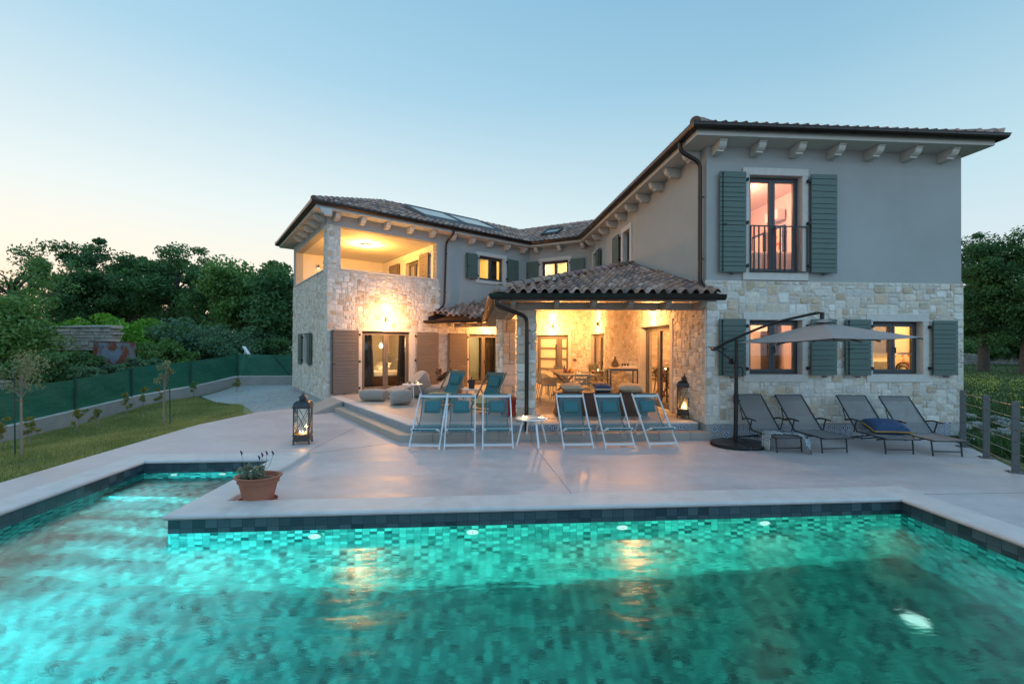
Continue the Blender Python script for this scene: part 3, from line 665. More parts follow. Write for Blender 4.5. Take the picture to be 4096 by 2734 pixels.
hb(mb, 'stone_surround', 'stone_trim', parent=fd, bevel=.005, seg=1)
mb = MB(); wbox(mb, MW, 1.83, 1.94, .03, .06, 1.10, 1.17); hb(mb, 'intercom_box', 'frame')
# french balcony railing
mb = MB(); wbox(mb, RF, .80, 1.90, .045, .07, 3.885, 3.905); wbox(mb, RF, .80, 1.90, .045, .07, 3.055, 3.07)
for s in (.87, .96, 1.07, 1.28, 1.37, 1.46, 1.60, 1.70, 1.895, .805): wbox(mb, RF, s - .009, s + .009, .047, .068, 3.07, 3.885)
hb(mb, 'balcony_railing', 'graphite')
# cornice, corbels, gutter
mb = MB(); sweep(mb, FOOT, [(-.02, 5.36), (.40, 5.36), (.40, 5.46), (-.02, 5.46)]); hb(mb, 'eaves_cornice', 'cornice')
mb = MB(); gp = []
for k in range(9): a = math.pi * k / 8; gp.append((.475 - .062 * math.cos(a), 5.515 - .085 * math.sin(a)))
sweep(mb, FOOT, [(.405, 5.53), (.413, 5.53)] + gp + [(.545, 5.53), (.545, 5.518)], closed=True)
ring = offs(FOOT, .475)
for i in range(5):
    a, b = ring[i], ring[i + 1]; L_ = (b - a).length; nn = int(L_ / .95)
    for k in range(1, nn):
        c = a.lerp(b, k / nn); d = (b - a).normalized(); o = V3((d.y, -d.x, 0)); pts = []
        for q in range(9): t = math.pi * q / 8; pts.append(c + o * (-.068 * math.cos(t)) + V3((0, 0, 5.515 - .092 * math.sin(t))))
        for q in range(8): mb.quad(pts[q] - d * .012, pts[q + 1] - d * .012, pts[q + 1] + d * .012, pts[q] + d * .012)
hb(mb, 'gutter', 'gutter', smooth=True)
def corbel(w, s):
    prof = [(0, 5.355), (.315, 5.355), (.315, 5.33), (.295, 5.322), (.29, 5.285), (.265, 5.245), (.23, 5.22), (.195, 5.205), (.195, 5.18), (0, 5.17)]
    mb = MB(); mb.prism([w.pt(s - .068, d, z) for d, z in prof], w.u * .136); hb(mb, 'corbel', 'cornice', bevel=.004, seg=1)
CAM = V3((0, 0, 1.7))
def unpar(w, s, d):
    D = (CAM - w.P).dot(w.n); sc = (CAM - w.P).dot(w.u); return sc + (D - d) / D * (s - sc)
for s in (.286, 1.023, 1.787, 2.56, 3.339, 4.118, 4.90, 5.669, 6.459, 7.268): corbel(LR, unpar(LR, s, .28))
for s in (.273, 1.212, 2.125): corbel(MW, unpar(MW, s, .28))
for s in (.313, 1.068, 1.848, 2.622, 3.391, 4.154, 4.91): corbel(RF, unpar(RF, s, .28))
for s in (.857, 1.681, 2.523, 3.291, 4.218, 5.049): corbel(LL, unpar(LL, s, .28))
for k in range(10): corbel(RS, .30 + k * .765)
mb = MB()  # bed mouldings where cornice meets the wall
sweep(mb, FOOT, [(0.004, 5.30), (.03, 5.355), (.0, 5.358)], seg=range(5)); 
# roofs
def plane(a, b, c):
    n = (b - a).cross(c - a).normalized(); n = n if n.z > 0 else -n
    return n, (lambda x, y: a.z - (n.x * (x - a.x) + n.y * (y - a.y)) / n.z)
def inpoly(x, y, P):
    r = False; j = len(P) - 1
    for i in range(len(P)):
        if (P[i].y > y) != (P[j].y > y) and x < (P[j].x - P[i].x) * (y - P[i].y) / (P[j].y - P[i].y) + P[i].x: r = not r
        j = i
    return r
TC = [(.38, .225, .175), (.31, .19, .15), (.45, .28, .22), (.24, .155, .14), (.50, .35, .29), (.36, .19, .135), (.19, .135, .12), (.42, .24, .17)]
def tiles(P, cw=.185, rh=.27, seed=0, base='tile', parent=house, name='roof_slope'):
    n, zf = plane(P[0], P[1], P[2]); rr = random.Random(seed); mb = MB()
    dn = V3((n.x, n.y, 0)).normalized(); ac = V3((-dn.y, dn.x, 0)); sl = math.hypot(n.x, n.y) / n.z
    mb.poly([V3((p.x, p.y, zf(p.x, p.y))) for p in P], (.18, .14, .12))
    org = P[0]; A = [(p - org).dot(ac) for p in P]; D = [(p - org).dot(dn) for p in P]
    e0 = max(D); c = min(A); nrm = n
    prof = [(0, .0), (.06, .0), (.3, .004), (.38, .03), (.5, .062), (.66, .075), (.82, .062), (.94, .03), (1., .0)]
    while c < max(A):
        j = 0
        while e0 - j * rh > min(D):
            lo = e0 - j * rh; mid = org + ac * (c + cw / 2) + dn * (lo - rh / 2)
            if inpoly(mid.x, mid.y, P):
                col = rr.choice(TC); k = rr.uniform(.85, 1.15); col = tuple(q * k for q in col); t = []
                jx = rr.uniform(-.004, .004); jz = rr.uniform(0, .006)
                for (dd, up) in ((lo + .028, .03 + jz), (lo - rh - .01, .004 + jz)):
                    for (a, h) in prof:
                        q = org + ac * (c + a * cw + jx) + dn * dd; t.append(V3((q.x, q.y, zf(q.x, q.y))) + nrm * (h + up))
                m = len(prof); fs = [(i, i + 1, m + i + 1, m + i) for i in range(m - 1)]
                mb.add(t, fs, None, col)
                lip = [p - nrm * .016 - dn * .002 for p in t[:m]]
                mb.add(t[:m] + lip, [(i, m + i, m + i + 1, i + 1) for i in range(m - 1)], None, tuple(q * 1.12 for q in col))
                mb.add([t[2] - nrm * .016, t[m - 1] - nrm * .016] + [p - nrm * .014 + V3((-dn.x, -dn.y, sl)).normalized() * .03 for p in t[2:m]], [tuple([0] + list(range(2, m)) + [1])] if False else [], None, col)
            j += 1
        c += cw
    return hb(mb, name, base, smooth=True, angle=35, parent=parent)
def ridge(p, q, r=.085, ln=.30, seed=0, parent=house, up=.05):
    rr = random.Random(seed); mb = MB(); L0 = (q - p).length; n = max(1, round(L0 / ln)); d = (q - p).normalized(); a = d.cross(V3((0, 0, 1))).normalized(); u = a.cross(d)
    for i in range(n):
        s, e = p.lerp(q, i / n) - d * .03, p.lerp(q, (i + 1) / n); col = tuple(x * rr.uniform(.9, 1.15) for x in rr.choice(TC[:5])); vs = []
        for (c, rad) in ((s, r * 1.12), (s + d * .05, r * 1.1), (s + d * .055, r), (e, r * .86)):
            for k in range(9):
                t = math.pi * (k / 8) * 1.1 - .157; vs.append(c + a * rad * math.cos(t) + u * (rad * math.sin(t) * .95 + up))
        mb.add(vs, [(g * 9 + k, g * 9 + k + 1, (g + 1) * 9 + k + 1, (g + 1) * 9 + k) for g in range(3) for k in range(8)] , None, col)
        mb.add([v for v in vs[:9]], [tuple(range(9))], None, tuple(x * .5 for x in col))
    return hb(mb, 'ridge_tiles', 'tile', smooth=True, angle=40, parent=parent)
EV = [V3((p.x, p.y, 5.49)) for p in offs(FOOT, .44)]; PI_ = 3.0; IN_ = [V3((p.x, p.y, 5.49 + .45 * PI_)) for p in offs(FOOT, .44 - PI_)]
for i in range(5): tiles([EV[i], EV[i + 1], IN_[i + 1], IN_[i]], seed=i)
mb = MB()
for i in (5, 6, 7): j = (i + 1) % 8; mb.poly([EV[i], EV[j], IN_[j], IN_[i]], TC[0])
hb(mb, 'rear_roof_slope', 'tile')
ridge(EV[1] + V3((0, 0, .02)), IN_[1], seed=1); ridge(EV[4] + V3((0, 0, .02)), IN_[4], seed=2); ridge(IN_[1], IN_[2], seed=3); ridge(IN_[2], IN_[3], seed=4)
ridge(IN_[3], IN_[4], seed=5); ridge(EV[5] + V3((0, 0, .02)), IN_[5], seed=6); ridge(EV[0], IN_[0], seed=7)
mb = MB()
def valley(mb, a, b, w=.10, up=.075):
    d = (b - a).normalized(); s = V3((-d.y, d.x, 0)).normalized() * w; z = V3((0, 0, up)); mb.quad(a - s + z, a + s + z, b + s + z, b - s + z)
valley(mb, EV[2], IN_[2]); valley(mb, EV[3], IN_[3])
M['lead'] = pm('valley_lead', (.38, .42, .44), .35, metal=.6, var=.2, vs=8)
hb(mb, 'valley_flashing', 'lead')
# finial shells on the hip ends
def finial(p, parent=house):
    mb = MB(); n = 14; vs = []
    for i, (r, z) in enumerate([(.13, 0), (.14, .035), (.12, .08), (.07, .115), (.015, .13)]):
        for k in range(n): a = 2 * math.pi * k / n; rr_ = r * (1 + .10 * math.cos(7 * a)); vs.append(p + V3((rr_ * math.cos(a), rr_ * math.sin(a), z)))
    mb.add(vs, [(i * n + k, i * n + (k + 1) % n, (i + 1) * n + (k + 1) % n, (i + 1) * n + k) for i in range(4) for k in range(n)], None, (.27, .21, .17))
    hb(mb, 'hip_cap', 'tile', smooth=True, parent=parent)
for i in (1, 4, 5): finial(EV[i] + (IN_[i] - EV[i]).normalized() * .12 + V3((0, 0, .02)))
# porch roof
FL = V3((-.30, 7.42, 2.575)); FR = V3((3.60, 7.38, 2.575)); IC = V3((-.85, 13.32, 2.48)); EL = V3((-2.80, 13.95, 2.47)); AP = V3((3.215, 11.42, 3.80))
n0, z0f = plane(FL, FR, AP); n1, z1f = plane(FL, IC, AP); n2, z2f = plane(IC, EL, V3((-.72, 15.55, 3.28)))
def on(f, p, dz=0): return V3((p.x, p.y, f(p.x, p.y) + dz))
MV = on(z1f, MW.pt(1.72, 0, 0)); P0 = [FL, FR, on(z0f, KR), AP]; P1 = [FL, AP, on(z1f, FC), MV, IC]; P2 = [IC, MV, on(z2f, MC), on(z2f, LR.pt(3.1, 0, 0)), EL]
tiles(P0, seed=11, rh=.25); tiles([P1[4], P1[0], P1[1], P1[2], P1[3]], seed=12, rh=.25); tiles(P2, seed=13, rh=.25)
ridge(FL + V3((.12, .13, .06)), AP + V3((0, 0, .02)), r=.075, seed=14, up=.06); finial(FL + V3((.10, .12, .03)))
mb = MB(); valley(mb, IC, MV)
def flash(w, a0, z0_, a1, z1_, h=.10): mb.quad(w.pt(a0, .055, z0_ - .06), w.pt(a1, .055, z1_ - .06), w.pt(a1, .055, z1_ + h), w.pt(a0, .055, z0_ + h)); mb.quad(w.pt(a0, .0, z0_ + h), w.pt(a1, .0, z1_ + h), w.pt(a1, .055, z1_ + h), w.pt(a0, .055, z0_ + h))
M['flash'] = pm('dark_flashing', (.035, .03, .03), .5, metal=.3, var=.1)
f0 = z2f(*LR.pt(3.1, 0, 0).xy); f1 = z2f(*LR.pt(7.3, 0, 0).xy); flash(LR, 3.1, f0, 7.3, f1)
flash(RS, 0.0, z0f(*RS.pt(0, 0, 0).xy), 3.56, 3.80, .07)
hb(mb, 'roof_flashing', 'flash')
mb = MB()
for P, f in ((P0, z0f), (P1, z1f), (P2, z2f)): mb.poly([on(f, p, -.07) for p in P])
hb(mb, 'porch_ceiling', 'soffit_board')
mb = MB()                                                   # ceiling battens
for k in range(26):
    y = 7.7 + k * .14
    if y < 11.4:
        xl = -.2 + (y - 7.42) * .0; t = (y - 7.42) / 4.0; mb.bar(V3((FL.x + 3.5 * t + .1, y, z0f(0, y) - .085)), V3((3.5 - (y - 7.4) * .09, y, z0f(3, y) - .085)), .10, .018)
for k in range(24):
    x0 = -.45 + k * .14; a = V3((x0 + .3, 7.9 + max(0, (x0 + .2)) * 1.12, 0)); b = V3((x0 - .15, 14.2, 0)); mb.bar(on(z1f, a, -.085), on(z1f, b, -.085), .10, .018)
hb(mb, 'ceiling_boards', 'soffit_board')
mb = MB(); mb.bar((-.22, 7.50, 2.50), (3.56, 7.47, 2.50), .035, .085); mb.bar((-.20, 7.50, 2.50), (-.76, 13.30, 2.42), .035, .085); mb.bar((-.76, 13.33, 2.42), (-2.7, 13.96, 2.41), .035, .085)
hb(mb, 'fascia_board', 'wood_beam')
mb = MB(); mb.bar((-.02, 7.99, 2.415), (3.52, 8.02, 2.415), .15, .13); mb.bar((.08, 8.07, 2.40), (-.12, 10.6, 2.36), .15, .13); mb.bar((-.12, 10.7, 2.36), (-.45, 13.75, 2.33), .15, .13); mb.bar((-.45, 13.75, 2.33), (-1.9, 14.35, 2.32), .15, .13)
hb(mb, 'roof_beam', 'wood_beam', bevel=.01)
def tail(p, d, ln=.42, w=.085):
    p = V3(p); d = V3(d).normalized(); s = V3((-d.y, d.x, 0)); prof = [(0, 0), (ln, 0), (ln, -.03), (ln - .03, -.045), (ln - .055, -.075), (ln - .10, -.09), (ln - .13, -.115), (0, -.13)]
    mb = MB(); mb.prism([p + d * a + V3((0, 0, b)) - s * w / 2 for a, b in prof], s * w); hb(mb, 'rafter_tail', 'wood_beam', bevel=.005, seg=1)
for x in (.02, .79, 1.45, 2.10, 2.76, 3.38): tail((x, 7.93, 2.475), (0, -1, 0))
for k in range(9): y = 8.0 + k * .62; tail((.0 - (y - 8) * .095, y, 2.465 - (y - 7.4) * .012), (-1, -.08, 0), .30)
for k in range(4): tail((-1.0 - k * .52, 13.72 + k * .19, 2.41), (-.28, -.95, 0), .30)
gq = [(-.062 * math.cos(math.pi * k / 8), .0 - .085 * math.sin(math.pi * k / 8)) for k in range(9)] + [(.068, .012), (-.068, .012)]
mb = MB()
def gut(a, b, m0=0, m1=0):
    d = (b - a).normalized(); s = V3((d.y, -d.x, 0)); vs = [p + s * x + V3((0, 0, z)) - d * (x * m) for p, m in ((a, m0), (b, m1)) for x, z in gq]; n = len(gq)
    mb.add(vs, [(i, (i + 1) % n, n + (i + 1) % n, n + i) for i in range(n)] + [tuple(range(n)), tuple(range(n, 2 * n))])
    nn = int((b - a).length / .6)
    for k in range(1, nn + 1):
        c = a.lerp(b, (k - .5) / nn); r = [c + s * x * 1.1 + V3((0, 0, z * 1.08)) for x, z in gq[:9]]
        for q in range(8): mb.quad(r[q] - d * .01, r[q + 1] - d * .01, r[q + 1] + d * .01, r[q] + d * .01)
g0 = V3((-.34, 7.39, 2.555)); gut(g0, V3((3.66, 7.36, 2.555)), .9, 0); gut(V3((-.90, 13.28, 2.455)), g0, -.6, .9); gut(V3((-2.86, 13.90, 2.445)), V3((-.90, 13.28, 2.455)), 0, -.6)
hb(mb, 'gutter', 'gutter', smooth=True)
def pipe(pts, r=.038, name='downpipe', clamps=()):
    mb = MB(); mb.tube(bez(pts, 6, .13), r, 12)
    for c in clamps: mb.tube([V3(c) - V3((0, 0, .012)), V3(c) + V3((0, 0, .012))], r * 1.18, 12); mb.box(V3(c) + V3((r * 1.2, 0, 0)), (.04, .02, .025))
    hb(mb, name, 'gutter', smooth=True)
pipe([(-.27, 7.42, 2.50), (-.27, 7.42, 2.37), (.27, 7.80, 2.20), (.27, 7.80, .125)], clamps=[(.27, 7.80, 1.95), (.27, 7.80, 1.72), (.27, 7.80, .42)])
pipe([LR.pt(3.80, .46, 5.46), LR.pt(3.80, .46, 5.32), LR.pt(3.72, .10, 5.08), LR.pt(3.66, .10, 3.0), LR.pt(3.35, .12, 2.72), LR.pt(3.28, .14, 2.60)], r=.034, clamps=[LR.pt(3.71, .10, 4.7), LR.pt(3.68, .10, 3.4)])
pipe([RS.pt(.10, .46, 5.46), RS.pt(.10, .46, 5.28), RS.pt(.10, .075, 5.10), RS.pt(.10, .075, 2.86), (3.50, 7.66, 2.66), (3.52, 7.45, 2.60)], clamps=[RS.pt(.10, .075, 4.45), RS.pt(.10, .075, 3.3)])
# pillars
def pillar(cx, cy, rot, w, z0, z1, seed):
    c = V3((cx, cy, 0)); mb = MB(); mb.box((cx, cy, (z0 + z1) / 2), (w, w, z1 - z0), rz=rot); root = hb(mb, 'stone_pillar', 'mortar')
    for k in range(4):
        a = rot + k * math.pi / 2; u = V3((math.cos(a), math.sin(a), 0)); n = V3((u.y, -u.x, 0)); w_ = W(0, 0, 0); w_.u = u; w_.n = n; w_.P = c + n * (w / 2) - u * (w / 2)
        st = stones(w_, -.02, w + .02, z0, z1, (), None, seed + k, cell=.085, dep=.022); hb(st, 'stone_cladding', 'stone', parent=root)
pillar(.275, 8.15, R(-3), .32, .25, 2.35, 61); pillar(-.205 + .05, 10.4 + .26, R(29), .33, .25, 2.33, 71)
# ------------------------------------------------------------------ terrace, steps, ramp
T0, T1, T2 = V3((-4.906, 11.67, 0)), V3((-1.83, 7.71, 0)), V3((3.50, 8.05, 0))
TP = [T0, T1, T2, RS.pt(1, -.1, 0), RS.pt(7.6, -.1, 0), MW.pt(2.4, -.1, 0), MW.pt(0, -.1, 0), LR.pt(7.3, -.1, 0), LR.pt(.2, -.1, 0)]
mb = MB(); mb.prism([V3((p.x, p.y, 0)) for p in TP], (0, 0, .243)); tag(mb.build('terrace', 'terrace'), kind='structure')
mb = MB()
for a, b in ((T0, T1), (T1, T2)):
    d = (b - a).normalized(); n = V3((d.y, -d.x, 0)); l = (b - a).length
    mb.quad(a + n * .004, b + n * .004, b + n * .004 + V3((0, 0, .225)), a + n * .004 + V3((0, 0, .225)), [(0, 0), (l, 0), (l, .225), (0, .225)])
tag(mb.build('terrace_riser', 'azulejo'), kind='structure')
mb = MB()
def strip(mb, a, b, c, d, z0, z1): mb.prism([V3((p.x, p.y, z0)) for p in (a, b, c, d)], (0, 0, z1 - z0))
dA = (T1 - T0).normalized(); dB = (T2 - T1).normalized(); nA = V3((-dA.y, dA.x, 0)); nB = V3((-dB.y, dB.x, 0))
inn = isec(T1 + nA * .24, dA, T1 + nB * .24, dB); outc = isec(T1 - nA * .018, dA, T1 - nB * .018, dB)
strip(mb, T0 - nA * .018, outc, inn, T0 + nA * .24, .222, .254); strip(mb, outc, T2 - nB * .018, T2 + nB * .24, inn, .222, .2535)
tag(mb.build('terrace_edge', 'pale_coping', bevel=.008), kind='structure')
mb = MB(); S0, S1, S2 = V3((-4.335, 10.50, 0)), V3((-1.944, 7.40, 0)), V3((3.62, 7.73, 0))
mb.prism([S0, S1, S2, V3((3.62, 8.0, 0)), T1 + V3((0, .02, 0)), V3((-4.22, 10.81, 0))], (0, 0, .125)); tag(mb.build('step', 'step', bevel=.004), kind='structure')
mb = MB()
for k in range(1, 10):
    p = S1.lerp(S2, k / 9.7); q = p + V3((.0, .33, 0)); mb.box((p.x, p.y - .001, .0625), (.004, .006, .12)); mb.box((p.x, p.y + .16, .1265), (.004, .32, .003))
tag(mb.build('step_joint', 'black'), kind='structure')
mb = MB(); A_, B_, C_, D_ = V3((-4.91, 11.68, .25)), V3((-4.25, 10.78, .25)), V3((-5.47, 11.25, 0.006)), V3((-4.80, 10.25, 0.006))
mb.add([A_, B_, D_, C_, lift(A_, 0), lift(B_, 0)], [(0, 1, 2, 3), (1, 5, 2), (0, 3, 4), (0, 4, 5, 1), (3, 2, 5, 4)]); tag(mb.build('ramp', 'step'), kind='structure')
# ------------------------------------------------------------------ pool
PI0 = [V3(p + (0,)) for p in ((-3.30, 4.13), (-4.36, -3.2))]
POOL = [V3((-3.30, 4.13, 0)), V3((-3.405, 6.17, 0)), V3((-5.16, 6.03, 0)), V3((-4.38, -3.2, 0)), V3((4.86, -3.2, 0)), V3((4.264, 4.70, 0))]
DECK = [V3(p + (0,)) for p in ((4.9, 2.2), (6.9, 5.78), (7.74, 7.27), (8.05, 8.2), (7.4, 9.0), (-4.6, 12.6), (-5.30, 12.05), (-5.46, 11.25), (-6.25, 10.60), (-6.52, 8.9), (-6.18, 5.19), (-5.98, 3.2), (-5.6, -6), (5.6, -6))]
HOLE = offs(POOL, .20)
mb = MB(); tri = tessellate_polygon([DECK, HOLE]); allp = DECK + HOLE
for t in tri:
    q = [allp[i] for i in t]
    if (q[1] - q[0]).cross(q[2] - q[0]).z < 0: q = q[::-1]
    mb.poly(q)
n = len(DECK)
for i in range(n): a, b = DECK[i], DECK[(i + 1) % n]; mb.quad(a, b, b - V3((0, 0, .9)), a - V3((0, 0, .9)))
deck = tag(mb.build('pool_deck', 'deck'), kind='structure')
mb = MB()
for a, b in (((-3.20, 6.75), (-3.15, 9.4)), ((-1.94, 7.40), (-3.40, 6.42)), ((.33, 7.54), (.70, 4.80)), ((4.62, 4.92), (6.4, 5.02))):
    mb.bar((a[0], a[1], .0025), (b[0], b[1], .0025), .004, .003)
tag(mb.build('deck_joint', 'step'), kind='structure')
mb = MB()
cp = [(.345, -.03), (.345, .038), (.335, .05), (.0, .05), (-.018, .046), (-.030, .034), (-.032, .018), (-.022, .004), (.0, .0)]
POOLR = POOL
sweep(mb, POOL, cp); tag(mb.build('pool_coping', 'pale_coping', smooth=True, angle=50), kind='structure')
WZ = -.135
mb = MB(); sweep(mb, POOL, [(.0, WZ - .004), (.0, .001)], closed=False, uvs=True); tag(mb.build('waterline_band', 'water_band'), kind='structure')
mb = MB(); sweep(mb, POOL, [(.001, -1.4), (.001, WZ - .003)], closed=False, uvs=True)
def floorq(mb, pts, z): mb.add([V3((x, y, z)) for x, y in pts], [tuple(range(len(pts)))], [[(x, y) for x, y in pts]])
floorq(mb, [(-3.1, 6.3), (-5.4, 6.3), (-5.4, -3.4), (5.2, -3.4), (5.2, 5.0), (-3.1, 5.0)], -1.4)
y = 6.3
for i, (y0, y1, z) in enumerate([(6.3, 5.35, -.42), (5.35, 5.06, -.62), (5.06, 4.77, -.82), (4.77, 4.48, -1.02), (4.48, 4.19, -1.22)]):
    x1 = -3.25
    floorq(mb, [(-5.4, y0), (-5.4, y1), (x1, y1), (x1, y0)], z)
    zb = z - .2; mb.add([V3((-5.4, y1, z)), V3((x1, y1, z)), V3((x1, y1, zb)), V3((-5.4, y1, zb))], [(0, 1, 2, 3)], [[(0, 0), (2, 0), (2, .2), (0, .2)]])
tag(mb.build('pool_basin', 'pool_tile'), kind='structure')
mb = MB(); wp = offs(POOL, .0)
for t in tessellate_polygon([wp]):
    q = [V3((wp[i].x, wp[i].y, WZ)) for i in t]
    if (q[1] - q[0]).cross(q[2] - q[0]).z < 0: q = q[::-1]
    mb.poly(q)
tag(mb.build('pool_water', 'water'), kind='structure')
def light(name, typ, loc, energy, col, parent=None, **k):
    d = bpy.data.lights.new(name, typ); d.energy = energy; d.color = col
    rot = k.pop('rot', None)
    for a, v in k.items(): setattr(d, a, v)
    o = bpy.data.objects.new(name, d); COL.objects.link(o); o.location = loc
    if rot is not None: o.rotation_euler = V3(rot).to_track_quat('-Z', 'Y').to_euler()
    if parent is not None: o.parent = parent; o.location = V3(loc) - WO[parent]
    return o
PC = (.16, .95, .66)
def plamp(p, nrm, label, r=.062, e=22, rr_=.05):
    p = V3(p); nrm = V3(nrm).normalized(); mb = MB(); mb.tube([p, p + nrm * .02], r, 24); root = mb.build('pool_lamp', 'porcelain', world=True)
    mb = MB(); mb.tube([p + nrm * .021, p + nrm * .026], r * .88, 24); mb.build('lamp_lens', 'pool_glow' if r < .08 else 'pool_glow_dim', root, world=True)
    mb = MB(); mb.tube([p + nrm * .027, p + nrm * .031], .006, 8); mb.build('lens_screw', 'graphite', root, world=True)
    tag(root, label, 'pool lamp', 'round lamps set under the waterline')
    return root
pw = (POOL[5] - POOL[0]).normalized(); pn = V3((pw.y, -pw.x, 0))
for x, lb in ((-1.93, 'round underwater lamp left of the golden reflection, nearest the inner pool corner'), (-.39, 'round underwater lamp second from the left in the long pool wall'), (1.15, 'round underwater lamp third from the left in the long pool wall'), (2.69, 'round underwater lamp nearest the right pool corner')):
    t = (x - POOL[0].x) / pw.x; plamp(POOL[0] + pw * t + V3((0, 0, -.275)), pn, lb)
p6 = (POOL[1] - POOL[2]).normalized()
for x, lb in ((-4.75, 'round lamp in the far wall of the pool niche'), (-4.10, 'round lamp in the pool niche half hidden by the terracotta pot')):
    t = (x - POOL[2].x) / p6.x; plamp(POOL[2] + p6 * t + V3((0, 0, -.22)), V3((p6.y, -p6.x, 0)), lb, .05, 9)
plamp((3.50, 3.72, -1.397), (0, 0, 1), 'blurred round lamp deep on the pool floor at the right', .10, 3, .1)
for x, y, e in ((-3.2, -2.9, 95), (0, -2.9, 110), (3.2, -2.9, 85), (-4.72, 1.2, 110), (-4.85, 3.2, 95), (-5.02, 5.2, 26), (4.52, 2.6, 75), (4.74, -.8, 70)):  # unseen area lights without fixtures, added to brighten the basin floor and steps
    nr = V3((1, 0, -.1)) if x < -4 else V3((-1, 0, -1.0)) if x > 4 else V3((0, 1, -.7)); light('unseen_pool_light', 'AREA', (x, y, -.3 if y < 5 else -.22), e * (1.3 if x > -4 else .75), (.05, .90, .72) if x > -4 else (.08, .84, .84), None, rot=nr, shape='DISK', size=.16).data.cycles.use_multiple_importance_sampling = False

for x, e, cc in ((-4.0, 1150, (.26, .95, .90)), (-2.2, 720, (.2, 1, .70)), (-.4, 684, (.2, 1, .66)), (1.4, 684, (.2, 1, .62)), (3.2, 756, (.2, 1, .60))):  # unseen spots added at the near end to brighten far wall and niche
    light('unseen_pool_light', 'SPOT', (x, -2.95, -.5), e, cc, None, rot=(0.05, 1, .03), spot_size=R(46), spot_blend=.8, shadow_soft_size=.08).data.cycles.use_multiple_importance_sampling = False
# ------------------------------------------------------------------ ground
def hgt(x, y):
    h = -.03
    if x < -5.6: h -= .105 * min(6.3, -5.6 - x) * max(0., min(1., (17 - y) / 7.))
    if x < -12: h += min(1., (-12 - x) / 10) * .55
    if y > 25: h += min(1.2, (y - 25) * .02)
    if x > 8.3: h -= .22 * min(1, (x - 8.3) / 1.) ; 
    if x > 9 and y > 12: h += .0
    r = math.hypot(x, y)
    if x < -7.5 or x > 9.2 or y > 19: h += .05 * math.sin(x * 1.3 + y * .4) * math.sin(y * 1.1 - x * .3)
    return h
def axis(lo, hi, core0, core1, st):
    a = [lo]; g = [core0]
    while g[-1] < core1: g.append(g[-1] + st)
    left = [core0 - 1.6 ** k * st for k in range(1, 16)]; right = [g[-1] + 1.6 ** k * st for k in range(1, 16)]
    return sorted([v for v in left if v > lo]) + g + [v for v in right if v < hi] + [hi]
X = [-400] + axis(-399, 399, -34, 30, .55) + [400]; Y = [-60] + axis(-59, 399, -6, 50, .55) + [400]
def indeck(x, y):
    return inpoly(x, y, DK2)
DK2 = offs(DECK, -.12)
mb = MB(); vs = [(x, y, hgt(x, y)) for y in Y for x in X]; nx = len(X); fs = []
for j in range(len(Y) - 1):
    for i in range(nx - 1):
        c = [(X[i], Y[j]), (X[i + 1], Y[j]), (X[i + 1], Y[j + 1]), (X[i], Y[j + 1])]
        if X[i] > -8 and X[i + 1] < 9 and Y[j] > -7.5 and Y[j + 1] < 14 and all(indeck(*q) for q in c): continue
        if X[i] > -7 and X[i + 1] < 8 and Y[j + 1] <= 0: continue
        fs.append((j * nx + i, j * nx + i + 1, (j + 1) * nx + i + 1, (j + 1) * nx + i))
mb.add(vs, fs); tag(mb.build('ground', 'ground', smooth=True, angle=0), kind='structure')
def drape(pts, name, mat, dz, st=.5):
    xs = [p[0] for p in pts]; ys = [p[1] for p in pts]; P = [V3(p + (0,)) for p in pts]; tri = tessellate_polygon([P]); mb = MB()
    import bmesh
    bm = bmesh.new()
    for t in tri: bm.faces.new([bm.verts.new(P[i]) for i in t])
    bmesh.ops.remove_doubles(bm, verts=bm.verts, dist=1e-4); bmesh.ops.triangulate(bm, faces=bm.faces)
    for _ in range(5):
        ed = [e for e in bm.edges if e.calc_length() > st]
        if not ed: break
        bmesh.ops.subdivide_edges(bm, edges=ed, cuts=1); bmesh.ops.triangulate(bm, faces=bm.faces)
    for v in bm.verts: v.co.z = hgt(v.co.x, v.co.y) + dz
    bm.verts.index_update(); mb.add([v.co.copy() for v in bm.verts], [tuple(v.index for v in f.verts) for f in bm.faces]); bm.free()
    return tag(mb.build(name, mat), kind='structure')
drape([(-5.0, 12.3), (-5.6, 11.15), (-6.3, 10.5), (-7.0, 11.2), (-8.2, 13.1), (-9.4, 13.6), (-11.0, 15.2), (-10.9, 17.6), (-8.0, 18.4), (-7.0, 16.0)], 'gravel', 'gravel', .022)
# ------------------------------------------------------------------ low wall and shade-net fence on the left
FP = [(-11.3, 5.2), (-11.7, 9.8), (-11.93, 13.5), (-11.35, 15.2), (-11.05, 17.3), (-9.3, 18.2), (-7.3, 18.9)]
def gz(x, y): return hgt(x, y)
wall_root = empty('garden_wall', (-11.7, 9.8, gz(-11.7, 9.8)), label='low concrete wall under the green shade net', cat='wall')
mb = MB()
for (a, b) in zip(FP, FP[1:]):
    A, B = V3(a + (0,)), V3(b + (0,)); d = (B - A).normalized(); n = V3((d.y, -d.x, 0)) * .09; za, zb = gz(*a), gz(*b)
    ps = [A - n, A + n, B + n, B - n]; zz = [za, za, zb, zb]
    vs = [V3((p.x, p.y, z - .3)) for p, z in zip(ps, zz)] + [V3((p.x, p.y, z + .36)) for p, z in zip(ps, zz)]
    mb.add(vs, [(4, 5, 6, 7), (0, 1, 5, 4), (1, 2, 6, 5), (2, 3, 7, 6), (3, 0, 4, 7)])
mb.build('wall', 'concrete', wall_root, world=True)
mb = MB()
for (a, b) in zip(FP, FP[1:]):
    A, B = V3(a + (gz(*a) + .372,)), V3(b + (gz(*b) + .372,)); mb.bar(A, B, .20, .022)
mb.build('wall_cap', 'concrete_pale', wall_root, world=True)
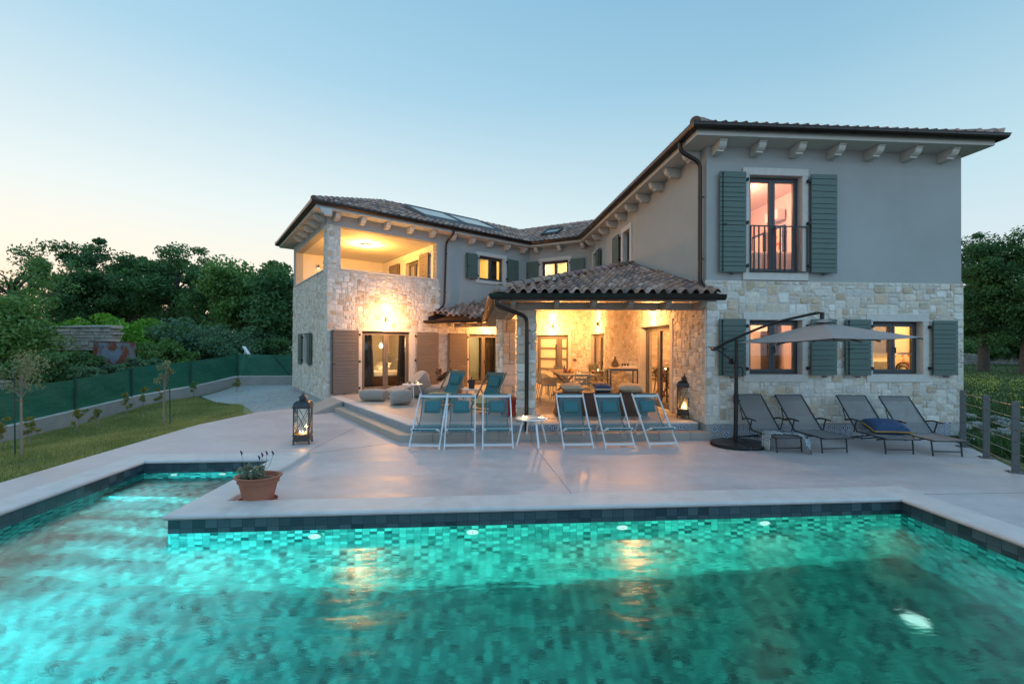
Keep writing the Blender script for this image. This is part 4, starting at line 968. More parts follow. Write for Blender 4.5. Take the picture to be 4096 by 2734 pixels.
fence = empty('net_fence', (-11.9, 13.5, 0), label='dark green shade net fence behind the lawn', cat='fence')
mb = MB(); fr = random.Random(5)
for (a, b) in zip(FP, FP[1:]):
    A, B = V3(a + (0,)), V3(b + (0,)); L0 = (B - A).length; d = (B - A) / L0; nrm = V3((d.y, -d.x, 0)); n = max(2, int(L0 / .16)); rows = []
    for i in range(n + 1):
        p = A.lerp(B, i / n); z = gz(p.x, p.y); rows.append([p + nrm * (.022 * math.sin(i * .9 + k * .8) * math.sin(k / 5 * math.pi) - .02) + V3((0, 0, z + .40 + .86 * k / 5 + (.012 * math.sin(i * .55) if k == 5 else 0))) for k in range(6)])
    for i in range(n):
        for k in range(5): mb.quad(rows[i][k], rows[i + 1][k], rows[i + 1][k + 1], rows[i][k + 1])
mb.build('shade_net', 'fence_net', fence, world=True, smooth=True, angle=0)
for (a, b) in zip(FP, FP[1:]):
    A, B = V3(a + (0,)), V3(b + (0,)); n = max(1, round((B - A).length / 2.2))
    for i in range(n):
        p = A.lerp(B, i / n); z = gz(p.x, p.y); mb = MB(); mb.tube([p + V3((.0, -.03, z + .36)), p + V3((.0, -.03, z + 1.30))], .024, 8); mb.build('fence_post', 'green_stake', fence, world=True)
mb = MB(); p = V3((-10.2, 17.7, 0)); z = gz(p.x, p.y); mb.tube([(-9.95, 17.88, z + 1.2), (-9.4, 18.1, z + .4)], .018, 6); mb.build('fence_brace', 'green_stake', fence, world=True)
# ------------------------------------------------------------------ cable railing on the right
PS = [(7.64, 7.265), (7.24, 6.545), (6.80, 5.79), (6.30, 4.85)]
cf = empty('cable_railing', (7.24, 6.545, 0), label='grey steel post railing with thin cables at the right deck edge', cat='railing')
for i, (x, y) in enumerate(PS):
    mb = MB(); mb.box((x, y, .48), (.075, .03, .96), rz=R(-28)); o = mb.build('railing_post', 'steel_grey', cf, world=True, bevel=.003)
    mb = MB(); mb.box((x, y, .006), (.16, .13, .012), rz=R(-28))
    for q in (-1, 1): mb.tube([V3((x + q * .06, y - .03 * q, .012)), V3((x + q * .06, y - .03 * q, .028))], .009, 6)
    mb.build('base_plate', 'steel_grey', cf, world=True)
for z in (.90, .74, .58, .42, .26, .10):
    mb = MB(); pts = [RF.pt(4.72, .03, z + .08 + .05)] + [V3((x, y, z)) for x, y in PS]; mb.tube(pts, .0045, 6); mb.build('cable', 'cable', cf, world=True)
# ------------------------------------------------------------------ meadow side: curb, rocks, dry wall
mb = MB()
for a, b in (((8.6, 9.3), (9.0, 7.3)), ((9.0, 7.3), (8.6, 5.0)), ((8.6, 9.3), (8.7, 14))): mb.bar((a[0], a[1], hgt(9.4, 7) + .05), (b[0], b[1], hgt(9.4, 7) + .05), .16, .34)
tag(mb.build('curb_wall', 'concrete_pale', bevel=.01), 'low concrete kerb wall along the meadow beyond the railing', 'wall')
def rockmesh(mb, c, r, rr):
    n = 7; vs = []; c = V3(c)
    for i in range(5):
        ph = -math.pi / 2 + math.pi * i / 4
        for k in range(n):
            a = 2 * math.pi * k / n; q = rr.uniform(.75, 1.2); vs.append(c + V3((math.cos(ph) * math.cos(a) * r * q, math.cos(ph) * math.sin(a) * r * q, math.sin(ph) * r * .6 * q)))
    mb.add(vs, [(i * n + k, i * n + (k + 1) % n, (i + 1) * n + (k + 1) % n, (i + 1) * n + k) for i in range(4) for k in range(n)])
rr = random.Random(21)
mb = MB()
for k in range(170):
    x = 10.2 + rr.random() * 9; y = 9.6 + rr.gauss(0, .75) + (x - 10) * .12; r = rr.uniform(.05, .20); rockmesh(mb, (x, y, hgt(x, y) + r * .3), r, rr)
tag(mb.build('rubble', 'rock'), 'line of loose pale rubble stones in the meadow', 'rubble', kind='stuff')
def drywall(name, a, b, h0, th, label, seed, z0=None, cap=False, hb_=.0):
    rr = random.Random(seed); A, B = V3(a + (0,)), V3(b + (0,)); d = (B - A).normalized(); n = V3((-d.y, d.x, 0)); L0 = (B - A).length; mb = MB()
    z = gz(*a) if z0 is None else z0; zz = 0
    while zz < h0:
        h = rr.uniform(.09, .17); x = 0
        while x < L0:
            w = rr.uniform(.14, .42); k = rr.uniform(.7, 1.1); c = A + d * (x + w / 2); hh = h0 + .12 * math.sin(x * 1.7 + seed)
            if zz < hh: mb.box((c.x, c.y, z + zz + h / 2), (w * .96, th * rr.uniform(.9, 1.05), h * .93), rz=math.atan2(d.y, d.x) + rr.uniform(-.04, .04), rx=rr.uniform(-.06, .06), ry=rr.uniform(-.05, .05), col=(.36 * k, .34 * k, .30 * k))
            x += w
        zz += h
    if cap: mb.box(((a[0] + b[0]) / 2, (a[1] + b[1]) / 2, z + h0 + .02), (L0 + .1, th * 1.2, .05), rz=math.atan2(d.y, d.x), col=(.42, .41, .39))
    return tag(mb.build(name, 'tile', bevel=.012, seg=1), label, 'wall')
drywall('dry_stone_wall', (27, 36), (62, 43), 1.0, .6, 'long dry stone wall across the meadow under the oaks', 3)
# ------------------------------------------------------------------ vegetation
def foliage(name, mat, clumps, per, leaf, seed, parent=None, flat=.6, org=None, tint=None):
    g = np.random.default_rng(seed); C = np.array([c[:3] for c in clumps]); RR = np.array([c[3] for c in clumps]); n = len(clumps) * per
    idx = np.repeat(np.arange(len(clumps)), per); d = g.normal(size=(n, 3)); d /= np.linalg.norm(d, axis=1)[:, None]
    rad = g.random(n) ** .45; P = C[idx] + d * (RR[idx] * rad)[:, None] * np.array([1, 1, flat])
    a = g.normal(size=(n, 3)); a /= np.linalg.norm(a, axis=1)[:, None]; b = np.cross(a, g.normal(size=(n, 3))); b /= np.linalg.norm(b, axis=1)[:, None]
    s = leaf * (.6 + .8 * g.random(n))[:, None]
    V = np.stack([P - a * s, P + b * s * .5, P + a * s, P - b * s * .5], 1).reshape(-1, 3)
    lo = V.min(0) if org is None else np.array(org); 
    if org is None: lo = np.array([(V[:, 0].min() + V[:, 0].max()) / 2, (V[:, 1].min() + V[:, 1].max()) / 2, V[:, 2].min()])
    me = bpy.data.meshes.new(name); me.vertices.add(4 * n); me.vertices.foreach_set('co', (V - lo).ravel()); me.loops.add(4 * n)
    me.loops.foreach_set('vertex_index', np.arange(4 * n)); me.polygons.add(n); me.polygons.foreach_set('loop_start', np.arange(n) * 4); me.polygons.foreach_set('loop_total', np.full(n, 4)); me.update(calc_edges=True)
    cl = g.random(len(clumps))[idx] * .6 + g.random(n) * .4; cl = np.clip(cl, 0, 1); at = me.color_attributes.new('c', 'FLOAT_COLOR', 'CORNER')
    col = np.repeat(cl, 4); at.data.foreach_set('color', np.stack([col, col, col, np.ones_like(col)], 1).ravel()); me.materials.append(M[mat])
    o = bpy.data.objects.new(name, me); COL.objects.link(o); o.location = V3(lo) - (WO[parent] if parent is not None else V3((0, 0, 0))); o.parent = parent; WO[o] = V3(lo); return o
def tree(x, y, h, rx, ry, zc, rz, mat, label, seed, ncl=70, per=150, leaf=.14, cr=.95, name='oak_tree', trunk=.28, group=None, gaps=.0, z=None, bark='bark'):
    rr = random.Random(seed); z = gz(x, y) if z is None else z; root = empty(name, (x, y, z), label=label, cat='tree', group=group)
    cl = []
    while len(cl) < ncl:
        p = (rr.uniform(-1, 1), rr.uniform(-1, 1), rr.uniform(-1, 1)); q = math.sqrt(p[0] ** 2 + p[1] ** 2 + p[2] ** 2)
        if q > 1 or (q < .45 and rr.random() < .6): continue
        k = 1 + .22 * math.sin(seed + 3 * math.atan2(p[1], p[0])) + .15 * math.sin(seed * 2 + 5 * p[2])
        cl.append((x + p[0] * rx * k, y + p[1] * ry * k, zc + p[2] * rz * (k if p[2] > 0 else 1), cr * rr.uniform(.55, 1.25)))
    for k in range(ncl // 6):
        p = rr.choice(cl); d = V3((p[0] - x, (p[1] - y) * .4, max(0, p[2] - zc))); d = d.normalized() * rr.uniform(.3, .7) * cr; cl.append((p[0] + d.x, p[1] + d.y, p[2] + d.z, cr * rr.uniform(.3, .5)))
    mb = MB(); top = V3((x + rr.uniform(-.3, .3), y, zc)); mid = V3((x + rr.uniform(-.25, .25), y, (z + zc) / 2))
    mb.tube([(x, y, z - .3), (x, y, z + .15), mid, top, V3((x, y, zc + rz * .25))], [trunk * 1.7, trunk * 1.15, trunk * .8, trunk * .5, trunk * .12], 9)
    for c in rr.sample(cl, min(len(cl), 26)):
        t = rr.uniform(.15, .9); s = mid.lerp(top, t); e = V3(c[:3]); m = s.lerp(e, .5) + V3((rr.uniform(-.3, .3), rr.uniform(-.3, .3), rr.uniform(0, .4)))
        mb.tube([s, m, e], [trunk * .38, trunk * .2, trunk * .05], 5)
    mb.build('trunk', bark, root, world=True, smooth=True, angle=0)
    foliage('crown', mat, cl, per, leaf, seed, root); return root
def atpx(px, Y): return (px - 2048) / 1714.7 * Y
GT = 'oaks beyond the green fence'
def ztop(py, Y, px): return 1.7 + (1367 + 9 - py + (px - 2048) * .00445 * -1 * -1) / 1714.7 * Y if False else 1.7 + (1376 + (px - 2048) * .00445 - py) / 1714.7 * Y
def oak(px, pytop, wpx, Y, pybot, lab, seed, mat='leaf_oak', **k):
    x = atpx(px, Y); zt = ztop(pytop, Y, px); zb = ztop(pybot, Y, px); rz = (zt - zb) / 2; rx = wpx / 1714.7 * Y / 2
    return tree(x, Y, zt, rx * .92, min(rx, 3.2), (zt + zb) / 2, rz * .90, mat, lab, seed, group=k.pop('group', GT), **k)
oak(40, 1008, 340, 22, 1265, 'sparse light green tree at the left picture edge', 1, 'leaf_mid', ncl=48, per=90, leaf=.07, cr=.6, name='ash_tree', trunk=.2)
oak(330, 1005, 330, 33, 1300, 'dark oak crown second from the left, beside the sparse tree', 2, ncl=110, per=230, leaf=.11, cr=.95)
oak(520, 1003, 300, 35, 1300, 'dark oak left of the tallest crown', 3, ncl=95, per=230, leaf=.11, cr=.92)
oak(700, 968, 360, 33, 1300, 'tallest dark oak with sky showing through its crown', 4, ncl=92, per=230, leaf=.11, cr=.9)
oak(860, 1055, 230, 31, 1310, 'rounded oak between the tallest oak and the one by the house', 5, ncl=60, per=220, leaf=.10, cr=.85)
oak(980, 1032, 260, 28, 1360, 'mid green tree second from the villa wall', 6, 'leaf_mid', ncl=85, per=170, leaf=.12, cr=.95)
oak(1125, 1085, 200, 26, 1390, 'dark green tree touching the left wall of the villa', 8, ncl=80, per=170, leaf=.12, cr=.9)
oak(600, 1235, 900, 42, 1360, 'far low dark tree behind the row of oaks', 9, ncl=110, per=130, leaf=.2, cr=1.3)
GR = 'oaks in the meadow'
oak(3935, 905, 260, 31, 1420, 'oak just right of the villa corner', 12, ncl=110, per=240, leaf=.09, cr=.85, group=GR, trunk=.3)
oak(4110, 865, 280, 29, 1415, 'oak at the right picture edge with the tallest spire of leaves', 13, ncl=110, per=240, leaf=.09, cr=.85, group=GR, trunk=.34)
oak(4330, 900, 320, 33, 1420, 'oak beyond the right picture edge', 14, ncl=80, per=130, leaf=.15, cr=1.2, group=GR)
oak(3860, 1060, 300, 48, 1400, 'farther oak behind the villa corner', 15, ncl=70, per=130, leaf=.2, cr=1.5, group=GR)
oak(4090, 1150, 560, 55, 1430, 'low dark wooded edge closing the meadow', 16, ncl=110, per=140, leaf=.24, cr=1.9, group=GR)
def bush(px, pytop, wpx, Y, pybot, mat, label, seed, name='bush', per=170, leaf=.08, ncl=40, cat='bush', group=None, cr=None):
    rr = random.Random(seed); x0 = atpx(px, Y); zt, zb = ztop(pytop, Y, px), ztop(pybot, Y, px); w = wpx / 1714.7 * Y / 2; r = cr or (zt - zb) * .28; cl = []
    root = empty(name, (x0, Y, gz(x0, Y)), label=label, cat=cat, group=group)
    zg = gz(x0, Y)
    for k in range(ncl):
        a = rr.uniform(-1, 1); b = rr.uniform(-1, 1); hh = math.sqrt(max(.02, 1 - a * a * .85)) * rr.uniform(.5, 1.); cl.append((x0 + a * w * .92, Y + b * min(w, 1.8), zg * 0 + max(zg, zb) + (zt - max(zg, zb)) * hh - r * .7, r * rr.uniform(.7, 1.2)))
        if k % 2: cl.append((x0 + a * w * .9, Y + b * 1.0, max(zg, zb) + (zt - max(zg, zb)) * hh * rr.uniform(.1, .6), r))
    mb = MB()
    for c in cl[::3]: mb.tube([(x0 + (c[0] - x0) * .3, Y, zg - .1), V3(c[:3])], [.04, .01], 5)
    mb.build('stem', 'bark', root, world=True); foliage('foliage', mat, cl, per, leaf, seed, root); return root
bush(455, 1238, 400, 21, 1420, 'leaf_bright', 'bright green rounded bush below the oaks', 31, ncl=60, per=190, leaf=.09)
bush(630, 1345, 220, 19.5, 1470, 'leaf_mid', 'mid green bush right of the rusty container', 38, ncl=36)
bush(790, 1265, 380, 23, 1440, 'leaf_hedge', 'wide greyish green bush in the middle of the far side', 32, ncl=60, per=190, leaf=.08)
bush(985, 1290, 200, 24, 1430, 'leaf_hedge', 'greyish green bush near the white board', 33, ncl=32)
bush(1100, 1330, 200, 25, 1430, 'leaf_oak', 'dark low bush beside the villa wall', 39, ncl=32)
bush(5, 1130, 200, 15.8, 1440, 'leaf_mid', 'tall leafy bush at the left edge in front of the stone ruin', 34, ncl=50, per=190, leaf=.075)
bush(265, 1392, 220, 15.2, 1500, 'leaf_oak', 'dark bush in front of the ruined stone wall', 35, ncl=44, per=190, leaf=.065)
bush(120, 1420, 230, 14.3, 1530, 'leaf_oak', 'low dark creeper close behind the fence at the left', 36, ncl=30, leaf=.06)
bush(420, 1455, 200, 15.4, 1500, 'leaf_hedge', 'low grey green bush under the rusty container', 37, ncl=30, leaf=.06)
bush(580, 1425, 130, 17, 1470, 'leaf_hedge', 'low scrub right below the rusty container corner', 40, ncl=26, leaf=.06)
drywall('ruined_stone_wall', (atpx(140, 19.5), 19.5), (atpx(458, 18.3), 18.3), 1.0, .45, 'ruined pale stone wall with flat cap stones among the bushes', 8, z0=ztop(1400, 19, 300), cap=True)
drywall('field_wall', (atpx(-40, 13.6), 13.4), (atpx(215, 14.6), 14.6), .75, .4, 'dark field stone wall low behind the fence at the left', 9, z0=-.35)
bush(4010, 1330, 330, 40, 1432, 'leaf_oak', 'dark undergrowth between the oak trunks in the meadow', 44, ncl=40, per=150, leaf=.14)
bush(3870, 1290, 150, 44, 1425, 'leaf_oak', 'dark bush beside the villa corner beyond the meadow', 45, ncl=30, per=150, leaf=.14)
Yc = 17.0; xl, xm, xr_ = atpx(372, Yc + .2), atpx(495, Yc - .3), atpx(543, Yc + .9); zt, zb = ztop(1371, Yc, 450), ztop(1472, Yc, 450) - .1
rc = empty('rusty_container', (xm, Yc, gz(xm, Yc)), label='rust streaked pale blue sheet metal container behind the fence', cat='container')
mb = MB(); a, b, c = V3((xl, Yc + .2, zb)), V3((xm, Yc - .3, zb)), V3((xr_, Yc + .9, zb)); dd = a + (c - b); up = V3((0, 0, zt - zb))
zz = V3((0, 0, gz(xm, Yc) - zb)); mb.add([a + zz, b + zz, c + zz, dd + zz, a + up, b + up, c + up, dd + up], [(0, 1, 5, 4), (1, 2, 6, 5), (2, 3, 7, 6), (3, 0, 4, 7)]); mb.build('body', 'rust', rc, world=True)
mb = MB(); mb.add([p + up + V3((0, 0, .005)) for p in (a, b, c, dd)] + [p + up + V3((0, 0, .05)) for p in (a, b, c, dd)], [(0, 1, 2, 3), (4, 5, 6, 7), (0, 1, 5, 4), (1, 2, 6, 5), (2, 3, 7, 6), (3, 0, 4, 7)]); mb.build('lid', 'rust2', rc, world=True)
mb = MB(); mb.bar((atpx(975, 20.5), 20.5, ztop(1385, 20.5, 975)), (atpx(1005, 20.2), 20.2, ztop(1430, 20.2, 1000)), .14, .04); mb.bar((atpx(982, 20.7), 20.7, ztop(1400, 20.5, 975)), (atpx(960, 20.9), 20.9, gz(-12.9, 20.7)), .06, .04)
tag(mb.build('leaning_board', 'white_top'), 'white board leaning behind the fence near the villa', 'board')
mb = MB()
for k in range(7):
    cx = atpx(1090, 20.5) + (k - 3) * .13; pts = [(cx + .38 * math.cos(t) * (1 if k % 2 else .8), 20.5 + k * .06, .78 + .30 * math.sin(t)) for t in np.linspace(0, math.pi, 9)]; mb.tube(pts, .014, 5)
mb.tube([(atpx(1040, 20.5), 20.4, .55), (atpx(1140, 20.5), 20.6, .8)], .03, 6); mb.tube([(atpx(1070, 20.5), 20.5, gz(-11.7, 20.5)), (atpx(1090, 20.5), 20.5, .8)], .03, 6); mb.tube([(atpx(1130, 20.5), 20.5, gz(-11, 20.5)), (atpx(1120, 20.5), 20.5, .9)], .03, 6)
tag(mb.build('hay_rake', 'rust2'), 'old rusty hay rake with curved tines behind the fence', 'farm tool')
mb = MB(); 
M['pale_blue'] = pm('pale_blue_paint', (.30, .46, .55), .7); mb.box((atpx(700, 24), 24, ztop(1308, 24, 700)), (.28, .3, .5)); tag(mb.build('distant_shed', 'pale_blue'), 'pale bluish shed glimpsed between the bushes', 'shed')
# saplings and shrubs on the lawn
def sapling(x, y, h, label, seed, crown, sx=0.0, lean=0., cr=.10, n=14, stake=True):
    z = gz(x, y); rr = random.Random(seed); root = empty('olive_sapling', (x, y, z), label=label, cat='young tree')
    mb = MB(); mb.tube([(x, y, z - .05), (x - .02, y, z + h * .3), (x + lean * .6, y, z + h * .6), (x + lean, y, z + h * .75)], [.022, .018, .014, .008], 7)
    cl = []
    for k in range(n):
        e = V3((x + lean + rr.uniform(-1, 1) * crown, y + rr.uniform(-1, 1) * crown * .7, z + h * rr.uniform(.66, 1.0))); mb.tube([(x + lean * .6, y, z + h * .58), e], [.007, .002], 4); cl.append((*e, cr))
    mb.build('trunk', 'stalk', root, world=True); foliage('crown', 'leaf_olive', cl, 60, .022, seed, root, flat=1)
    if stake:
        s = empty('support_stake', (x + sx, y, z)); mb = MB(); mb.tube([(x + sx, y - .02, z - .05), (x + sx - .03, y - .02, z + h * .95)], .011, 6); o = mb.build('stake', 'green_stake', s, world=True)
        mb = MB(); mb.tube([(x, y, z + h * .55), (x + sx, y - .02, z + h * .56)], .008, 5); mb.build('tie', 'red_pot', s, world=True)
        tag(s, 'thin dark stake with a red tie ' + ('beside the sapling at the left edge' if y < 9 else 'beside the sapling in the middle of the lawn'), 'stake')
sapling(-8.55, 7.5, 1.75, 'young olive tree at the left edge of the lawn', 51, .30, -.10, -.05, cr=.14, n=18)
sapling(-8.5, 10.5, 1.55, 'thin young olive tree in the middle of the lawn', 52, .13, .16, .0, cr=.08, n=10)
ss = [(-9.9, 8.3), (-9.45, 7.6), (-10.2, 9.1), (-10.3, 10.2), (-10.45, 10.8), (-10.6, 11.8), (-10.65, 12.4), (-10.75, 13.1), (-10.6, 14.3), (-10.2, 15.9)]
where = ['second from the left', 'leftmost', 'third from the left', 'fourth from the left', 'fifth from the left', 'left one of the tall pair', 'right one of the tall pair', 'right after the tall pair', 'nearest the middle sapling', 'rightmost before the gravel']
for i, (x, y) in enumerate(ss):
    z = gz(x, y); h = (.75, .5, .6, .62, .5, .72, .74, .6, .66, .5)[i]; rr = random.Random(60 + i); root = empty('laurel_shrub', (x, y, z), label='thin yellow green laurel shrub, ' + where[i] + ', by the low wall', cat='shrub', group='young laurels planted along the low wall')
    mb = MB(); mb.tube([(x, y, z), (x + .02, y, z + h * .9)], [.008, .003], 5); cl = []
    for k in range(9): e = V3((x + rr.uniform(-.10, .10), y + rr.uniform(-.08, .08), z + h * rr.uniform(.45, 1))); mb.tube([(x + .01, y, e.z - .12), e], [.004, .001], 4); cl.append((*e, .055))
    mb.build('stem', 'stalk', root, world=True); foliage('foliage', 'leaf_yellow' if i not in (1, 8) else 'leaf_mid', cl, 26, .03, 60 + i, root, flat=1)
# grass
def blades(name, pts, h, w, mats, seed, label=None):
    g = np.random.default_rng(seed); n = len(pts); P = np.array(pts); a = g.random(n) * 2 * np.pi; hh = h * (.5 + g.random(n)); lean = g.normal(size=(n, 2)) * .45
    dx, dy = np.cos(a) * w, np.sin(a) * w
    V = np.zeros((n, 3, 3)); V[:, 0] = P; V[:, 1] = P; V[:, 0, 0] -= dx; V[:, 0, 1] -= dy; V[:, 1, 0] += dx; V[:, 1, 1] += dy; V[:, 2] = P; V[:, 2, :2] += lean * hh[:, None]; V[:, 2, 2] += hh; V = V.reshape(-1, 3)
    me = bpy.data.meshes.new(name); me.vertices.add(3 * n); me.vertices.foreach_set('co', V.ravel()); me.loops.add(3 * n); me.loops.foreach_set('vertex_index', np.arange(3 * n)); me.polygons.add(n)
    me.polygons.foreach_set('loop_start', np.arange(n) * 3); me.polygons.foreach_set('loop_total', np.full(n, 3)); me.update(calc_edges=True)
    nz = np.sin(P[:, 0] * 2.1 + 1.3 * np.sin(P[:, 1] * 1.7)) * np.sin(P[:, 1] * 2.7 + P[:, 0]) * .25 + .45; cl = np.clip(nz + g.normal(size=n) * .25, 0, 1); at = me.color_attributes.new('c', 'FLOAT_COLOR', 'CORNER'); col = np.repeat(cl, 3)
    at.data.foreach_set('color', np.stack([col, col, col, np.ones_like(col)], 1).ravel()); me.materials.append(M[mats]); o = bpy.data.objects.new(name, me); COL.objects.link(o); return tag(o, label, 'grass', kind='stuff')
M['grass'] = leafmat('lawn_grass', (.15, .21, .055), (.48, .43, .17)); M['meadow'] = leafmat('meadow_grass', (.02, .06, .015), (.07, .13, .03))
rr = random.Random(90); pts = []; LW = [V3(p + (0,)) for p in ((-6.2, 3.0), (-6.2, 5.2), (-6.54, 8.9), (-6.3, 10.6), (-8.3, 13.2), (-9.6, 13.7), (-11.3, 15.3), (-11.8, 13.5), (-11.6, 9.8), (-11.1, 3.0))]
while len(pts) < 90000:
    x, y = rr.uniform(-11.9, -6.1), 3 + 12.4 * rr.random() ** .8
    if inpoly(x, y, LW) and (math.sin(x * 3.1 + y) * math.sin(y * 2.3 - x) > -.75 or rr.random() < .3): pts.append((x, y, gz(x, y)))
blades('lawn', pts, .055, .006, 'grass', 1, 'patchy lawn between the deck and the low wall')
pts = []
while len(pts) < 60000:
    y = 4 + 34 * rr.random() ** 1.6; x = 7.6 + rr.random() * (y * 1.25 - 5 if y > 9 else 5)
    if x > 8.9 or (y < 8 and x > 6.9 + (y - 5.8) * .56 + .15): pts.append((x, y, gz(x, y)))
blades('meadow_grass', pts, .16, .012, 'meadow', 2, 'long meadow grass to the right of the villa')
M['yellow_petal'] = pm('yellow_petal', (.5, .45, .03), .8, var=0)
mb = MB()
FCN = [(rr.uniform(3840, 4350), rr.uniform(11, 20)) for _ in range(26)]
for k in range(1300):
    q_ = rr.choice(FCN); y = q_[1] + rr.gauss(0, .5); x = atpx(q_[0] + rr.gauss(0, 22), y); z = gz(x, y) + rr.uniform(.3, .7); s = rr.uniform(.010, .022)
    mb.quad((x - s, y, z - s * .3), (x, y - s, z + s * .3), (x + s, y, z), (x, y + s, z + s))
tag(mb.build('wildflowers', 'yellow_petal'), 'yellow wildflowers scattered in the meadow', 'flowers', kind='stuff')
# sky colours by sine of elevation: towards the sunset, sideways, away from it
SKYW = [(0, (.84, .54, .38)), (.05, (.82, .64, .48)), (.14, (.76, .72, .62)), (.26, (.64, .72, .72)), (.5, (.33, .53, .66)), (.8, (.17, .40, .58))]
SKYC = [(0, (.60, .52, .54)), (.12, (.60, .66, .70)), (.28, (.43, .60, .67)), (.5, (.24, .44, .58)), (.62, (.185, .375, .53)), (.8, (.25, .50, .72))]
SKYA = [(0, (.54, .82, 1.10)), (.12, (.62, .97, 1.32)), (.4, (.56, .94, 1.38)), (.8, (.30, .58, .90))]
# ------------------------------------------------------------------ furniture helpers
TZ = .25
def put(root, loc, rz): root.location = loc; root.rotation_euler = (0, 0, rz); WO[root] = V3(loc)
def deckchair(fm, net, label=None, group=None):
    root = empty('deck_chair', (0, 0, 0), label=label, cat='deck chair', group=group); w = .245; t = .022
    def rail(n, m=fm, *prs):
        mb = MB()
        for a, b, ww, hh in prs: mb.bar(a, b, ww, hh)
        return mb.build(n, m, root, bevel=.003, seg=1)
    topY, topZ = .74, .815
    for s in (-1, 1):
        rail('side_rail', fm, ((s * w, 0, 0), (s * w * .985, topY, topZ), t, .032))
        rail('seat_rail', fm, ((s * .215, .06, .315), (s * .205, .80, .012), t * .9, .03))
        rail('rear_strut', fm, ((s * .228, .40, .475), (s * .222, .74, .06), t * .8, .024))
    rail('foot_bar', fm, ((-w, .055, .062), (w, .055, .062), .02, .034)); rail('top_bar', fm, ((-w, topY - .035, topZ - .04), (w, topY - .035, topZ - .04), .022, .04))
    rail('front_bar', fm, ((-.225, .055, .315), (.225, .055, .315), .022, .03))
    rail('rear_bar', fm, ((-.21, .79, .02), (.21, .79, .02), .018, .026)); rail('rear_bar', fm, ((-.215, .66, .115), (.215, .66, .115), .016, .022))
    mb = MB(); P0, P1, P2 = (topY - .03, topZ - .015), (.50, .10), (.05, .325); n = 16; hw = .187
    def bz(u): return [P0[i] * (1 - u) ** 2 + 2 * P1[i] * u * (1 - u) + P2[i] * u * u for i in (0, 1)]
    for i in range(n):
        (y0, z0), (y1, z1) = bz(i / n), bz((i + 1) / n)
        for k in range(4):
            xa, xb = -hw + k * hw / 2, -hw + (k + 1) * hw / 2; sg = lambda x, z: z - .012 * (1 - (x / hw) ** 2)
            mb.quad((xa, y0, sg(xa, z0)), (xb, y0, sg(xb, z0)), (xb, y1, sg(xb, z1)), (xa, y1, sg(xa, z1)))
    mb.build('sling', net, root, smooth=True, angle=0)
    mb = MB()
    for s in (-1, 1):
        for i in range(n):
            (y0, z0), (y1, z1) = bz(i / n), bz((i + 1) / n); mb.bar((s * hw, y0, z0), (s * hw, y1, z1), .014, .006)
    mb.bar((-hw, P2[0] - .01, P2[1] - .012), (hw, P2[0] - .01, P2[1] - .012), .03, .028)
    mb.bar((-hw, P0[0] + .002, P0[1] + .005), (hw, P0[0] + .002, P0[1] + .005), .03, .02); mb.build('sling_hem', 'teal', root)
    mb = MB(); y0, z0 = bz(.09); y1, z1 = bz(.27); d = V3((0, y1 - y0, z1 - z0)); nn = V3((0, -d.z, d.y)).normalized() * -1; nn = nn if nn.y < 0 else -nn
    vs = []; 
    nu, nv = 10, 8
    for side in (1,):
        for i in range(nu + 1):
            for j in range(nv + 1):
                a, b = i / nu * 2 - 1, j / nv; th = .032 * (max(0, 1 - abs(a) ** 8) ** .5) * (max(0, 1 - abs(2 * b - 1) ** 4) ** .5)
                vs.append(V3((a * .135, y0, z0)) + d * b + nn * (.012 + th) + V3((0, 0, .01)))
    fs = [(i * (nv + 1) + j, (i + 1) * (nv + 1) + j, (i + 1) * (nv + 1) + j + 1, i * (nv + 1) + j + 1) for i in range(nu) for j in range(nv)]
    mb.add(vs, fs); mb.build('head_pillow', 'teal', root, smooth=True, angle=0)
    return root
GC = 'white framed deck chairs in a row before the terrace'
proto = deckchair('alu', 'teal_net')
labs = ['white framed deck chair with teal sling, leftmost of the row beside the step corner', 'white framed deck chair second from the left, touching the leftmost one', 'white framed deck chair third from the left, before the rear planter', 'white framed deck chair right of the round white side table', 'white framed deck chair middle one of the right trio', 'white framed deck chair rightmost of the row, turned most and nearest the big parasol base']
for i, (x, y, a) in enumerate([(-1.405, 6.87, -2), (-.835, 6.9, 4.5), (-.22, 6.93, 4), (1.095, 6.99, 4.5), (1.785, 7.02, 4.5), (2.52, 7.08, 8)]):
    o = proto if i == 0 else copy_tree(proto); o.location = (x, y, 0); o.rotation_euler = (0, 0, R(a)); tag(o, labs[i], 'deck chair', GC)
p2 = deckchair('olive', 'teal')
for o, x, y, a, lb in ((p2, -1.63, 9.58, -28, 'olive framed deck chair on the terrace, left of the ice bucket table'), (copy_tree(p2), -.70, 9.04, -30, 'olive framed deck chair on the terrace, nearest the stone pillars')):
    o.location = (x, y, TZ); o.rotation_euler = (0, 0, R(a)); o.scale = (1, 1, 1); tag(o, lb, 'deck chair', 'olive framed deck chairs on the terrace')
